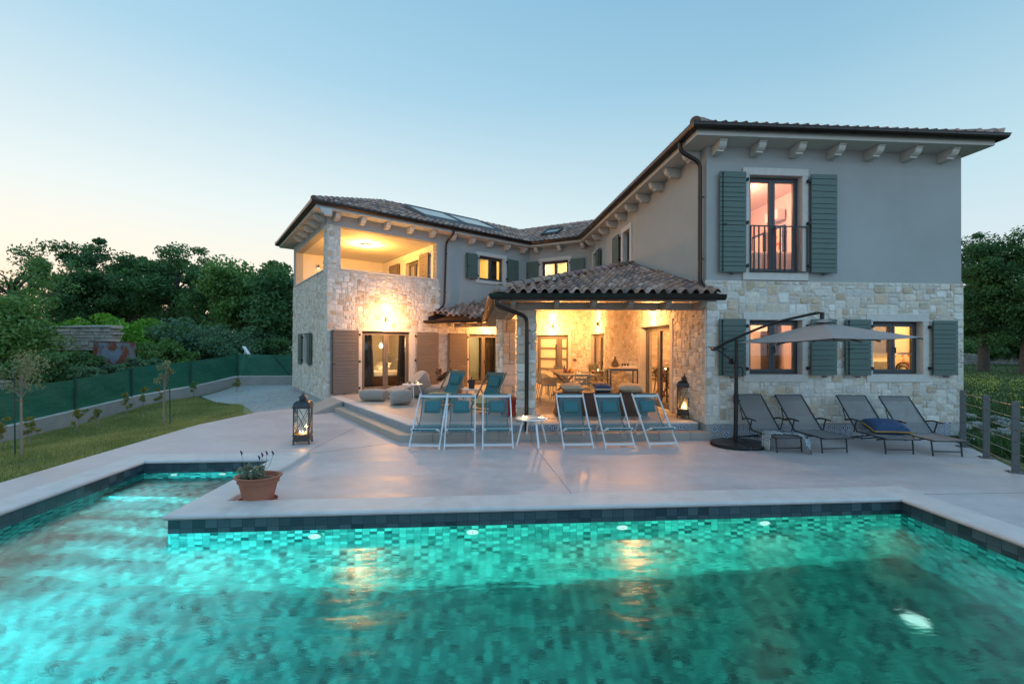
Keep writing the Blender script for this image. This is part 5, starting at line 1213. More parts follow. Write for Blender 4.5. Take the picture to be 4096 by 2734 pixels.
def cushion(name, mat, loc, w, l, h, rz=0, rx=0, ry=0, label=None, cat='cushion', group=None, trim=None, par=None):
    mb = MB(); n = 14; top = []; 
    def pt(i, j, sg):
        a, b = i / n * 2 - 1, j / n * 2 - 1; e = (1 - abs(a) ** 3.2) * (1 - abs(b) ** 3.2); th = h / 2 * max(0, e) ** .42
        pin = 1 - .07 * (1 - abs(a)) * (abs(b) ** 3) ; pin2 = 1 - .07 * (1 - abs(b)) * (abs(a) ** 3)
        wr = .006 * math.sin(a * 9 + b * 5) * e
        return (a * w / 2 * pin2, b * l / 2 * pin, h / 2 + sg * th + wr)
    vs = [pt(i, j, 1) for i in range(n + 1) for j in range(n + 1)] + [pt(i, j, -1) for i in range(n + 1) for j in range(n + 1)]
    m = (n + 1) ** 2; q = lambda o, i, j: o + i * (n + 1) + j
    fs = [(q(0, i, j), q(0, i + 1, j), q(0, i + 1, j + 1), q(0, i, j + 1)) for i in range(n) for j in range(n)] + [(q(m, i, j + 1), q(m, i + 1, j + 1), q(m, i + 1, j), q(m, i, j)) for i in range(n) for j in range(n)]
    mb.add(vs, fs); o = mb.build(name, mat, par, smooth=True, angle=0); o.location = loc; o.rotation_euler = (rx, ry, rz)
    if par is None: tag(o, label, cat, group)
    if trim:
        mb = MB(); path = [pt(i, 0, 0) for i in range(n + 1)] + [pt(n, j, 0) for j in range(1, n + 1)] + [pt(i, n, 0) for i in range(n - 1, -1, -1)] + [pt(0, j, 0) for j in range(n - 1, -1, -1)]
        mb.tube(path, trim[1], 6, cap=False); mb.build('fringe' if trim[1] > .012 else 'piping', trim[0], o)
    return o
cushion('floor_cushion', 'mustard', (-1.42, 9.60, TZ), .62, .62, .26, rz=.6, label='mustard floor cushion under the left olive deck chair', group='mustard floor cushions', trim=('seam', .006)).location = (-1.65, 9.93, TZ + .07)
cushion('floor_cushion', 'mustard', (-.52, 9.2, TZ + .10), .62, .62, .24, rz=.3, label='mustard floor cushion under the right olive deck chair', group='mustard floor cushions', trim=('seam', .006))
# round side tables
def side_table(x, y, z, r, h, legs, label, mat='white_top', group='round white side tables'):
    root = empty('side_table', (x, y, z), label=label, cat='side table', group=group)
    mb = MB(); mb.lathe([(r * .96, h - .018), (r, h - .014), (r, h - .003), (r * .985, h)], (0, 0, 0), 40); mb.build('table_top', mat, root, smooth=True, angle=30)
    for a in legs:
        c, s = math.cos(a), math.sin(a); mb = MB(); mb.bar((c * r * .62, s * r * .62, h - .018), (c * r * 1.06, s * r * 1.06, 0), .028, .018, up=(c, s, 0)); mb.build('leg', 'white_top', root)
    return root
def candle(x, y, z, label, e=1.4, group='small lit tea lights', n='tea_light'):
    root = empty(n, (x, y, z), label=label, cat='candle', group=group)
    mb = MB(); mb.lathe([(.019, 0), (.021, .004), (.021, .018), (.018, .018), (.017, .010)], n=16); mb.build('cup', 'wax', root, smooth=True)
    mb = MB(); mb.lathe([(.002, .012), (.008, .02), (.0065, .031), (.001, .046)], n=8); mb.build('flame', 'flame', root, smooth=True)
    if e: light('candle_light', 'POINT', (x, y, z + .06), e, (1, .55, .2), root, shadow_soft_size=.02)
    return root
side_table(.345, 7.30, 0, .275, .45, [R(28), R(108), R(205), R(290)], 'round white side table standing on the pool deck between the deck chairs')
candle(.20, 7.27, .451, 'lit tea light on the side table, left one beside the books', .45); candle(.245, 7.22, .451, 'lit tea light on the side table, nearest the open book', 0)
b = empty('open_book', (.43, 7.24, .452), R(8), label='open book lying on the round side table', cat='book')
mb = MB(); mb.box((-.06, 0, .008), (.12, .15, .014), ry=-.06); mb.box((.06, 0, .008), (.12, .15, .014), ry=.06); mb.build('pages', 'porcelain', b, bevel=.003)
mb = MB(); mb.box((0, 0, .0015), (.25, .16, .003)); mb.build('cover', 'frame', b)
b = empty('magazine', (.37, 7.38, .452), R(-20), label='printed magazine on the side table behind the open book', cat='magazine'); mb = MB(); mb.box((0, 0, .012), (.22, .14, .024)); mb.build('cover', 'book', b, bevel=.004)
side_table(-2.55, 11.0, TZ, .26, .42, [R(20), R(110), R(200), R(290)], 'round white side table on the terrace among the bean bags')
for dx, dy, lb in ((-.07, .0, 'small green cup with a spoon, left one on the bean bag table'), (.07, .02, 'small green cup with a spoon, right one on the bean bag table')):
    c = empty('cup', (-2.55 + dx, 11.0 + dy, TZ + .421), label=lb, cat='cup', group='green cups'); mb = MB(); mb.lathe([(.028, 0), (.036, .005), (.036, .062), (.031, .062), (.029, .01)], n=18); mb.build('body', 'shutter', c, smooth=True, angle=50)
    mb = MB(); mb.tube([(.0, 0, .01), (.03, .01, .10)], .004, 6); mb.build('spoon', 'alu', c)
candle(-2.40, 10.97, TZ + .421, 'lit tea light on the table among the bean bags', .8)
side_table(-.93, 9.93, TZ, .24, .42, [R(40), R(130), R(220), R(310)], 'round white side table carrying the dark ice bucket')
ib = empty('ice_bucket', (-.93, 9.93, TZ + .421), label='dark ice bucket with a bottle neck on the terrace side table', cat='ice bucket')
mb = MB(); mb.lathe([(.065, 0), (.082, .19), (.085, .20), (.079, .20), (.062, .01)], n=28); mb.build('bucket', 'graphite', ib, smooth=True, angle=50)
mb = MB(); mb.lathe([(.035, .05), (.035, .16), (.014, .21), (.014, .25), (.016, .27), (.003, .272)], n=16); mb.build('bottle', 'frame', ib, smooth=True)
# bean bags
def bag(name, prof, w, label, loc, rz, mat='bean', cat='bean bag', group=None, sub=3):
    root = empty(name, loc, rz, label=label, cat=cat, group=group); mb = MB(); n = len(prof); xs = (-1, -.55, .55, 1); rr = random.Random(len(label)); vs = []
    for x in xs:
        for (y, z) in prof:
            k = .94 if abs(x) == 1 else 1.; vs.append((x * w / 2 + rr.uniform(-.012, .012), y * k + rr.uniform(-.012, .012), max(0, z * (k if z > .1 else 1)) + rr.uniform(0, .012)))
    fs = [(i * n + k, i * n + (k + 1) % n, (i + 1) * n + (k + 1) % n, (i + 1) * n + k) for i in range(3) for k in range(n)] + [tuple(range(n))[::-1], tuple(3 * n + k for k in range(n))]
    mb.add(vs, fs); o = mb.build('bag', mat, root, smooth=True, angle=0, subsurf=sub)
    for e in o.data.edges:
        pass
    cr = o.data.attributes.new('crease_edge', 'FLOAT', 'EDGE'); vals = []
    for e in o.data.edges:
        a, b = e.vertices; vals.append(0.22 if (a // n == b // n and a // n in (0, 3)) else .0)
    cr.data.foreach_set('value', vals)
    t = bpy.data.textures.get('wr') or bpy.data.textures.new('wr', 'CLOUDS'); t.noise_scale = .22; d = o.modifiers.new('wr', 'DISPLACE'); d.texture = t; d.strength = .04; d.mid_level = .5; t2 = bpy.data.textures.get('wr2') or bpy.data.textures.new('wr2', 'CLOUDS'); t2.noise_scale = .07; d2 = o.modifiers.new('wr2', 'DISPLACE'); d2.texture = t2; d2.strength = .018; d2.mid_level = .5
    mb = MB()
    for xi in (0, 3): mb.tube([V3(vs[xi * n + k]) * 1.0 + V3((.004 if xi else -.004, 0, 0)) for k in range(n)] + [V3(vs[xi * n])], .004, 5, cap=False)
    return root
pouf = [(-.19, .0), (.19, .0), (.21, .12), (.20, .27), (.0, .29), (-.20, .27), (-.21, .12)]
bag('pouf', pouf, .68, 'long grey bean bag footrest lying nearest the bedroom door', (-3.52, 10.98, TZ), R(-4), group='grey bean bag footrests', cat='footrest')
bag('pouf', [(-.22, .0), (.22, .0), (.24, .13), (.22, .34), (.0, .36), (-.22, .33), (-.24, .14)], .48, 'square grey bean bag footrest in front of the lounger bag', (-2.68, 10.33, TZ), R(28), group='grey bean bag footrests', cat='footrest')
lounge = [(-.55, .0), (.45, .0), (.60, .12), (.62, .40), (.52, .70), (.38, .72), (.20, .42), (.0, .27), (-.45, .28), (-.60, .18)]
bag('bean_bag_lounger', lounge, .66, 'large grey bean bag lounger in front of the bedroom door', (-2.86, 11.72, TZ), R(-58), group='grey bean bag loungers')
bag('bean_bag_lounger', lounge, .66, 'grey bean bag lounger half hidden behind the left olive deck chair', (-1.98, 12.05, TZ), R(-62), group='grey bean bag loungers')
# pots
def pot(name, loc, r, h, mat, label, sy=1., saucer=True, rz=0.):
    root = empty(name, loc, rz, label=label, cat='plant pot'); mb = MB(); mb.lathe([(r * .68, .012), (r * .90, h * .74), (r * .97, h * .75), (r * .985, h * .93), (r * 1.10, h * .94), (r * 1.12, h * .97), (r * 1.08, h), (r * .96, h * .985), (r * .90, h * .86)], n=40, sy=sy); mb.build('pot', mat, root, smooth=True, angle=35)
    if saucer: mb = MB(); mb.lathe([(r * .70, 0), (r * .86, .006), (r * .92, .035), (r * .89, .036), (r * .83, .012)], n=36, sy=sy); mb.build('saucer', mat, root, smooth=True, angle=35)
    mb = MB(); mb.lathe([(r * .88, h * .84), (r * .5, h * .87)], n=24, sy=sy); mb.build('soil', 'soil', root, smooth=True); return root
pot('terracotta_pot', (-2.71, 4.60, .004), .215, .285, 'terracotta', 'terracotta pot on a saucer standing at the inner pool corner', .72, rz=R(6))
lv = empty('lavender', (-2.71, 4.60, .24), label='lavender with five dark flower spikes growing in the terracotta pot', cat='plant')
cl = []; rr = random.Random(4)
for cx in (-.075, .015, -.01, -.13): 
    for k in range(7): cl.append((-2.71 + cx + rr.uniform(-.045, .045), 4.58 + rr.uniform(-.05, .05), .27 + rr.uniform(0, .105), .028))
foliage('foliage', 'lavender', cl, 55, .017, 4, lv, flat=1.2)
mb = MB(); mb2 = MB()
for (a, b, c) in (((-.06, .03), (-.14, .13), (-.17, .235)), ((.03, .04), (.035, .12), (.02, .185)), ((.03, .04), (.045, .13), (.052, .215)), ((.04, .04), (.09, .13), (.10, .235)), ((.04, .04), (.13, .12), (.165, .235))):
    P = [(-2.71 + q[0], 4.58, .24 + q[1] + .03) for q in (a, b, c)]; mb.tube(bez(P, 5, .08), .0022, 5); t = V3(P[2]); mb2.tube([t, t + V3((.004, 0, .018)), t + V3((-.006, 0, .035)), t + V3((-.012, 0, .05))], [.004, .0085, .008, .002], 6)
mb.build('stem', 'stalk', lv, world=True); mb2.build('flower_spike', 'purple', lv, world=True)
pot('red_pot', (-.06, 8.75, TZ), .19, .36, 'red_pot', 'glossy red pot on the terrace behind the third deck chair'); 
pot('plant_pot', (-2.02, 13.05, TZ), .16, .30, 'terracotta', 'pot with a reddish leafy plant between the shutters', saucer=False)
pl = empty('potted_plant', (-2.02, 13.05, TZ + .26), label='reddish leafy plant in the pot between the shutters', cat='plant'); rr = random.Random(9)
foliage('foliage', 'leaf_red', [(-2.02 + rr.uniform(-.26, .26), 13.05 + rr.uniform(-.15, .15), .60 + rr.uniform(0, .32), .09) for _ in range(26)], 40, .05, 9, pl)
# lanterns
def lantern(loc, rz, w, hh, label, e):
    """w: body width, hh: total height"""
    root = empty('lantern', loc, rz, label=label, cat='lantern', group='tall dark candle lanterns'); k = hh / .90; h = w / 2; zb, zt = .155 * k, .615 * k
    mb = MB(); mb.box((0, 0, .115 * k), (w, w, .075 * k)); mb.box((0, 0, .158 * k), (w * 1.08, w * 1.08, .012)); mb.box((0, 0, .075 * k), (w * 1.06, w * 1.06, .012)); mb.box((0, 0, .062 * k), (w * .96, w * .96, .02)); mb.build('base', 'lantern', root, bevel=.004)
    for x in (-1, 1):
        for y in (-1, 1):
            mb = MB(); c = V3((x * h * .92, y * h * .92, 0)); mb.tube([c + V3((x * .006, y * .006, 0)), c + V3((x * .006, y * .006, .018)), c, c + V3((0, 0, .07 * k))], [.018, .017, .011, .018], 8); mb.build('foot', 'lantern', root, smooth=True)
            mb = MB(); mb.bar((x * h * .92, y * h * .92, zb), (x * h * .92, y * h * .92, zt), .020, .020, up=(0, 1, 0)); mb.build('corner_post', 'lantern', root, bevel=.002, seg=1)
    mb = MB()
    for (nx, ny) in ((1, 0), (-1, 0), (0, 1), (0, -1)):
        u = V3((-ny, nx, 0)); c = V3((nx, ny, 0)) * h * .92; q = h * .86
        mb.bar(c - u * q + V3((0, 0, zb)), c + u * q + V3((0, 0, zt)), .008, .009); mb.bar(c + u * q + V3((0, 0, zb)), c - u * q + V3((0, 0, zt)), .008, .009)
        mb.bar(c - u * q + V3((0, 0, zb + .006)), c + u * q + V3((0, 0, zb + .006)), .014, .014); mb.bar(c - u * q + V3((0, 0, zt - .006)), c + u * q + V3((0, 0, zt - .006)), .014, .014)
    mb.build('cross_bars', 'lantern', root)
    mb = MB()
    for (nx, ny) in ((1, 0), (-1, 0), (0, 1), (0, -1)):
        u = V3((-ny, nx, 0)); c = V3((nx, ny, 0)) * h * .88; q = h * .86; mb.quad(c - u * q + V3((0, 0, zb)), c + u * q + V3((0, 0, zb)), c + u * q + V3((0, 0, zt)), c - u * q + V3((0, 0, zt)))
    mb.build('glass', 'lantern_glass', root)
    mb = MB(); mb.box((0, 0, zt + .007), (w * 1.14, w * 1.14, .014)); prof = [(h * 1.06, zt + .014)] + [(h * (.42 + .62 * math.cos(t) ** .9), zt + .014 + .105 * k * math.sin(t)) for t in np.linspace(.1, math.pi / 2, 8)]
    vs = [(x * r, y * r, z) for r, z in prof for x, y in ((-1, -1), (1, -1), (1, 1), (-1, 1))]; mb.add(vs, [(i * 4 + j, i * 4 + (j + 1) % 4, (i + 1) * 4 + (j + 1) % 4, (i + 1) * 4 + j) for i in range(len(prof) - 1) for j in range(4)])
    z1 = zt + .119 * k; mb.box((0, 0, z1 + .022 * k), (w * .38, w * .38, .05 * k)); z2 = z1 + .045 * k
    q = w * .27; mb.add([(-q, -q, z2), (q, -q, z2), (q, q, z2), (-q, q, z2), (0, 0, z2 + .055 * k)], [(0, 1, 4), (1, 2, 4), (2, 3, 4), (3, 0, 4), (3, 2, 1, 0)])
    mb.tube([(0, 0, z2 + .045 * k), (0, 0, z2 + .06 * k), (0, 0, z2 + .07 * k), (0, 0, z2 + .10 * k)], [.006, .012, .005, .002], 8); mb.build('roof', 'lantern_roof', root, smooth=True, angle=35)
    mb = MB(); mb.tube([(.032 * math.cos(t), 0, z2 + .06 * k + .032 * math.sin(t)) for t in np.linspace(0, math.pi * 2, 17)], .003, 5, cap=False); mb.build('ring', 'lantern_roof', root)
    mt = Matrix.Rotation(rz, 3, 'Z'); i = 0
    for (x, y, e_) in ((.0, -.03, e), (.045, .02, 0), (-.055, .03, 0), (.02, -.055, 0)):
        p = V3(loc) + mt @ V3((x, y, zb + .008)); i += 1
        mb = MB(); mb.lathe([(.016, 0), (.018, .014), (.014, .014)], n=12); o = mb.build('tea_light_cup', 'wax', root); o.location = (x, y, zb + .008)
        mb = MB(); mb.lathe([(.002, .010), (.0075, .018), (.006, .03), (.001, .044)], n=8); o2 = mb.build('candle_flame', 'flame', root, smooth=True); o2.location = (x, y, zb + .008)
    lo = light('candle_light', 'POINT', (0, 0, 0), e, (1, .52, .18), None, shadow_soft_size=.03); lo.parent = root; lo.location = (0, 0, zb + .09)
    return root
lantern((-3.56, 7.32, 0), R(13), .255, .90, 'tall dark wooden candle lantern standing alone on the deck by the niche', 3)
lantern((3.47, 8.62, TZ + .004), R(-42 + 8), .235, .90, 'tall dark wooden candle lantern on the terrace against the stone wall', 3)
# parasol
um = empty('cantilever_parasol', (3.88, 7.45, 0), label='taupe square cantilever parasol with black arm and segmented base', cat='parasol')
for k in range(4):
    a0 = k * math.pi / 2 + .06; a1 = (k + 1) * math.pi / 2 - .06; c = V3((3.86, 7.27, 0)); pts = [c + V3((.03 * math.cos((a0 + a1) / 2), .03 * math.sin((a0 + a1) / 2), .004))] + [c + V3((.475 * math.cos(t), .37 * math.sin(t), .004)) for t in np.linspace(a0, a1, 9)]
    mb = MB(); mb.prism(pts, (0, 0, .055)); mb.build('base_weight', 'black', um, world=True, bevel=.012)
mb = MB(); mb.bar((3.45, 7.27, .035), (4.3, 7.27, .035), .05, .05); mb.bar((3.87, 6.92, .035), (3.87, 7.62, .035), .05, .05); mb.build('cross_base', 'graphite', um, world=True)
mb = MB(); mb.tube([(3.86, 7.40, .03), (3.87, 7.40, .78), (3.88, 7.41, 1.80)], [.034, .034, .026], 14); mb.tube([(3.868, 7.40, .70), (3.87, 7.40, .86)], .042, 14); mb.build('mast', 'black', um, world=True, smooth=True)
hub = V3((4.87, 6.86, 2.22))
mb = MB(); mb.tube(bez([(3.58, 7.60, 1.635), (3.88, 7.41, 1.83), (4.35, 7.16, 2.07), hub], 6, .3), [.022] * 3 + [.024] * 30, 12) if False else mb.tube(bez([(3.58, 7.60, 1.635), (3.88, 7.41, 1.83), (4.35, 7.16, 2.08), hub], 6, .3), .022, 12); mb.tube([hub, hub + V3((.06, -.03, 0)), hub + V3((.06, -.03, -.12))], .024, 10); mb.build('arm', 'black', um, world=True, smooth=True)
mb = MB(); mb.tube([(3.60, 7.59, 1.64), (3.70, 7.5, 1.55), (3.865, 7.41, 1.37)], .014, 8); mb.tube([(3.865, 7.40, 1.28), (3.87, 7.40, 1.42)], .036, 12); mb.box((3.80, 7.44, 1.42), (.05, .05, .10), rz=.5); mb.build('strut', 'black', um, world=True)
mb = MB(); mb.tube([(3.50, 7.66, 1.68), (3.58, 7.60, 1.635), (3.72, 7.53, 1.66)], [.008, .014, .008], 8); mb.tube([(3.585, 7.66, 1.635), (3.585, 7.55, 1.635)], .04, 14); mb.build('grip', 'black', um, world=True, smooth=True)
mb = MB(); mb.tube(bez([(3.89, 7.38, 1.33), (3.95, 7.36, 1.32), (3.97, 7.36, 1.25), (3.955, 7.36, 1.16)], 5, .04), .010, 8); mb.tube([(3.875, 7.38, .76), (3.92, 7.36, .75)], .014, 8); mb.build('crank', 'black', um, world=True)
cn = [V3((3.875, 7.37, 1.740)), V3((4.325, 5.75, 1.800)), V3((5.945, 6.20, 1.825)), V3((5.495, 7.82, 1.775))]; pk = V3((4.93, 6.80, 2.07)); mb = MB()
def surf(e0, e1, n=8, dz=0):
    for i in range(n):
        for j in range(n):
            def q(u, v):
                p = e0.lerp(e1, u).lerp(pk, v); p.z += -.012 * math.sin(v * math.pi) * (.4 + .6 * math.sin(u * math.pi)) - .02 * math.sin(u * math.pi) * (1 - v) ** 3 + dz; return p
            mb.quad(q(i / n, j / n), q((i + 1) / n, j / n), q((i + 1) / n, (j + 1) / n), q(i / n, (j + 1) / n))
for i in range(4): surf(cn[i], cn[(i + 1) % 4])
mb.build('canopy', 'canvas', um, world=True, smooth=True, angle=25)
mb = MB(); va = [pk + (c - pk) * .17 + V3((0, 0, .035)) for c in cn]; pt_ = pk + V3((0, 0, .055))
for i in range(4):
    a, b = va[i], va[(i + 1) % 4]; m = a.lerp(b, .5) + V3((0, 0, .018)); mb.add([a, m, b, pt_], [(0, 1, 3), (1, 2, 3)])
mb.build('vent', 'canvas', um, world=True)
mb = MB()
for c in cn + [cn[i].lerp(cn[(i + 1) % 4], .5) for i in range(4)]: mb.bar(pk + V3((0, 0, -.12)), c + V3((0, 0, -.02 + (.0 if c in cn else -.03))), .014, .02)
mb.tube([pk + V3((0, 0, -.16)), pk + V3((0, 0, .16))], .022, 10); mb.build('ribs', 'graphite', um, world=True)
# sun loungers
def lounger():
    root = empty('sun_lounger', (0, 0, 0), cat='sun lounger'); w = .25; H0, HI = .255, .55     # local +y runs to the head end
    for s in (-1, 1):
        mb = MB(); mb.tube([(s * w, -.08, H0 - .01), (s * w, HI, H0 - .01)], .012, 8); mb.build('side_rail', 'graphite', root, smooth=True)
        mb = MB(); mb.tube([(s * w, HI - .02, H0 - .01), (s * w, 1.02, .80)], .012, 8); mb.build('back_rail', 'graphite', root, smooth=True)
        mb = MB(); mb.tube([(s * w * .86, .02, H0 - .02), (s * w * .84, -.005, 0)], .011, 8); mb.build('leg', 'graphite', root, smooth=True)
        mb = MB(); mb.tube([(s * w * .95, .30, H0 - .03), (s * w * .95, 1.08, .012)], .011, 8); mb.build('leg', 'graphite', root, smooth=True)
        mb = MB(); x = s * (w + .035); mb.tube(bez([(x, .42, .43), (x, .60, .445), (x, .74, .40)], 5, .1), [.009, .012] + [.014] * 6 + [.010], 8) if False else mb.tube(bez([(x, .40, .435), (x, .60, .45), (x, .76, .40)], 5, .1), .013, 8); mb.tube([(x, .50, .43), (x, .56, H0 - .02)], .010, 8); mb.tube([(x, .74, .40), (s * w, .86, .58)], .008, 6); mb.build('armrest', 'graphite', root, smooth=True)
    for (k_, y_, z_) in ((.84, 0, .07), (1, -.08, H0 - .01), (1, 1.02, .80), (.95, 1.06, .03)): mb = MB(); mb.tube([(-w * k_, y_, z_), (w * k_, y_, z_)], .010, 8); mb.build('cross_bar', 'graphite', root, smooth=True)
    mb = MB(); n = 8
    for i in range(n):
        y0, y1 = -.075 + i * (HI + .075) / n, -.075 + (i + 1) * (HI + .075) / n; mb.quad((-w, y0, H0), (w, y0, H0), (w, y1, H0), (-w, y1, H0))
    for o in (0,): mb.quad((-w, HI, H0), (w, HI, H0), (w, HI - .01, H0 + .004), (-w, HI - .01, H0 + .004))
    mb.build('seat_sling', 'grey_net', root)
    mb = MB(); a, b = V3((0, HI, H0 + .01)), V3((0, 1.02, .80))
    for i in range(6): p, q = a.lerp(b, i / 6), a.lerp(b, (i + 1) / 6); mb.quad(p - V3((w, 0, 0)), p + V3((w, 0, 0)), q + V3((w, 0, 0)), q - V3((w, 0, 0)))
    p, q = a.lerp(b, .86), a.lerp(b, 1); z = V3((0, -.004, .002)); mb.quad(p - V3((w, 0, 0)) + z, p + V3((w, 0, 0)) + z, q + V3((w, 0, 0)) + z, q - V3((w, 0, 0)) + z)
    mb.build('back_sling', 'grey_net', root); return root
lp = lounger()
for i, (x, y, a, lb) in enumerate([(4.42, 6.83, 6, 'grey sling sun lounger draped with a striped towel, leftmost under the parasol'), (5.125, 6.81, 5, 'grey sling sun lounger without anything on it, second from the left under the parasol'), (6.10, 6.75, -2, 'grey sling sun lounger holding the blue cushion'), (6.74, 6.64, -4, 'grey sling sun lounger rightmost, next to the cable railing')]):
    o = lp if i == 0 else copy_tree(lp); o.location = (x, y, 0); o.rotation_euler = (0, 0, R(a)); tag(o, lb, 'sun lounger', 'grey sun loungers along the villa wall')
bc = cushion('blue_cushion', 'blue_cloth', (6.22, 7.17, .262), .56, .40, .20, rz=R(-8), rx=R(16), label='blue cushion with golden fringe lying on a sun lounger', trim=('gold_fringe', .013))
mb = MB(); path = [(4.10, 6.93, .02), (4.13, 6.96, .25), (4.22, 7.02, .29), (4.40, 6.98, .275), (4.58, 6.86, .275), (4.66, 6.79, .25), (4.68, 6.745, .12), (4.70, 6.735, .01)]; P = bez(path, 5, .08)
wd = []
for i, p in enumerate(P):
    t = i / (len(P) - 1); wv = .085 + .03 * math.sin(t * 9); d = (P[min(i + 1, len(P) - 1)] - P[max(0, i - 1)]); s = V3((-d.y, d.x, 0)); s = s.normalized() if s.length > 1e-4 else V3((.4, .9, 0)); s = (s + V3((.5, .7, 0))).normalized() if t < .25 or t > .75 else s
    wd.append([p + s * (wv * (k / 5 * 2 - 1)) + V3((0, 0, .012 * math.sin(k * 2.4 + t * 14))) for k in range(6)])
for i in range(len(wd) - 1):
    for k in range(5):
        u = [(k / 5, i * .028), ((k + 1) / 5, i * .028), ((k + 1) / 5, (i + 1) * .028), (k / 5, (i + 1) * .028)]; u = [(b_, a_ * .25 + b_ * .35) for a_, b_ in u]
        mb.quad(wd[i][k], wd[i][k + 1], wd[i + 1][k + 1], wd[i + 1][k], u)
tw = mb.build('striped_towel', 'stripe', None, world=True, smooth=True, angle=0); tag(tw, 'blue and white striped towel draped over the leftmost sun lounger', 'towel'); sm = tw.modifiers.new('th', 'SOLIDIFY'); sm.thickness = .006
# chest with cushions
ch = empty('wooden_chest', (1.83, 8.95, TZ), R(2.5), label='long dark antique wooden chest on the terrace', cat='chest')
mb = MB(); mb.box((0, 0, .24), (1.80, .42, .40)); mb.box((0, -.0, .035), (1.88, .46, .07)); mb.box((0, 0, .09), (1.85, .44, .03)); mb.build('body', 'dark_wood', ch, bevel=.006); mb = MB(); mb.box((0, 0, .455), (1.90, .48, .028)); mb.build('lid', 'dark_wood', ch, bevel=.006)
for x, m, lb, rz, w_, tr in ((1.24, 'sand', 'sand coloured cushion at the left end of the chest', .1, .45, ('seam', .005)), (1.88, 'blue_cloth', 'blue fringed cushion in the middle of the chest', -.05, .38, ('sand', .02)), (2.45, 'sand', 'sand coloured cushion at the right end of the chest', -.15, .50, ('sand', .008))):
    cushion('cushion', m, (x, 8.93, TZ + .472), w_, .38, .17, rz=rz, rx=.1, label=lb, group='cushions on the chest', trim=tr)
# dining set
def dchair(par=None):
    root = empty('dining_chair', (0, 0, 0), cat='dining chair')
    for x in (-.18, .18):
        mb = MB(); mb.tube([(x, -.19, 0), (x, -.17, .42)], .010, 6); mb.build('leg', 'sage_metal', root); mb = MB(); mb.tube([(x, .24, 0), (x * .95, .17, .42), (x * .92, .23, .80)], .010, 6); mb.build('leg', 'sage_metal', root)
        mb = MB(); mb.tube(bez([(x * 1.05, -.17, .42), (x * 1.2, -.17, .60), (x * 1.1, .19, .60)], 4, .08), .009, 6); mb.build('armrest', 'sage_metal', root)
    mb = MB(); mb.tube(bez([(-.165, .20, .62), (-.165, .235, .82), (.165, .235, .82), (.165, .20, .62)], 4, .06), .011, 6)
    for z in (.56, .66, .75): mb.box((0, .19 + (z - .42) * .15, z), (.33, .008, .05), rx=-.15)
    mb.build('backrest', 'sage_metal', root)
    mb = MB(); mb.box((0, 0, .43), (.38, .38, .015)); mb.build('seat', 'sage_metal', root); mb = MB(); mb.box((0, 0, .455), (.36, .36, .035)); mb.build('seat_pad', 'sand', root, bevel=.014); return root
TA = R(3); tc = V3((1.55, 11.35, TZ)); tb = empty('dining_table', tc, TA, label='long pale wooden trestle dining table under the porch', cat='table')
mb = MB(); mb.box((0, 0, .715), (.86, 2.3, .03)); mb.build('table_top', 'sand', tb, bevel=.004)
for y in (-.8, .8):
    mb = MB(); mb.bar((-.36, y, 0), (.36, y, .70), .07, .05); mb.bar((.36, y, 0), (-.36, y, .70), .07, .05); mb.build('trestle', 'wood_beam', tb)
mb = MB(); mb.bar((0, -.8, .35), (0, .8, .35), .06, .05); mb.build('stretcher', 'wood_beam', tb)
dp = dchair(); k = 0
DL = ['green metal dining chair nearest the front pillar, left side of the table', 'green metal dining chair second along the left side of the table', 'green metal dining chair third along the left side of the table', 'green metal dining chair farthest along the left side of the table', 'green metal dining chair at the near table end, back to the chest', 'green metal dining chair nearest on the right side of the table', 'green metal dining chair second along the right side', 'green metal dining chair third along the right side', 'green metal dining chair farthest along the right side', 'green metal dining chair at the far end before the front door']
for (x, y, a) in ((.93, 10.75, 90), (.88, 11.3, 93), (.84, 11.85, 88), (.82, 12.35, 92), (1.62, 9.92, 175), (2.25, 10.9, -80), (2.22, 11.45, -92), (2.2, 12.0, -90), (2.15, 12.5, -94), (1.45, 12.85, 2)):
    o = dp if k == 0 else copy_tree(dp); o.location = (x, y, TZ); o.rotation_euler = (0, 0, R(a)); tag(o, DL[k], 'dining chair', 'green metal dining chairs round the table'); k += 1
for i, (x, y, a, lb) in enumerate(((2.62, 13.2, 20, 'spare green metal chair stacked by the inner wall, front one'), (2.68, 13.45, 20, 'spare green metal chair stacked by the inner wall, rear one'))): o = copy_tree(dp); o.location = (x, y, TZ + .03 * i); o.rotation_euler = (0, 0, R(a)); tag(o, lb, 'dining chair', 'spare chairs by the inner wall')
fb = empty('fruit_plate', (1.45, 11.0, TZ + .731), label='plate of fruit on the dining table', cat='fruit plate'); mb = MB(); mb.lathe([(.10, 0), (.18, .02), (.17, .025), (.09, .008)], n=24); mb.build('plate', 'fruit', fb, smooth=True)
mb = MB()
for k in range(6): mb.lathe([(.004, -.035), (.03, -.02), (.036, 0), (.03, .022), (.004, .034)], (.10 * math.cos(k), .07 * math.sin(k), .05), 10)
mb.build('fruit', 'fruit', fb, smooth=True); mb = MB()
for k in range(4): mb.tube(bez([(.05 + k * .02, -.09, .02), (.04 + k * .02, -.06, .09), (.03, .0, .12)], 4, .06), .014, 7)
mb.build('bananas', 'banana', fb, smooth=True)
bt = empty('oil_bottle', (1.38, 11.22, TZ + .731), label='small bottle behind the fruit on the dining table', cat='bottle'); mb = MB(); mb.lathe([(.03, 0), (.035, .06), (.012, .12), (.010, .17), (.014, .175)], n=14); mb.build('bottle', 'brown_glass', bt, smooth=True)
candle(1.62, 10.62, TZ + .731, 'lit tea light on the dining table, left one', .8); candle(1.68, 10.60, TZ + .731, 'lit tea light on the dining table, right one', 0)
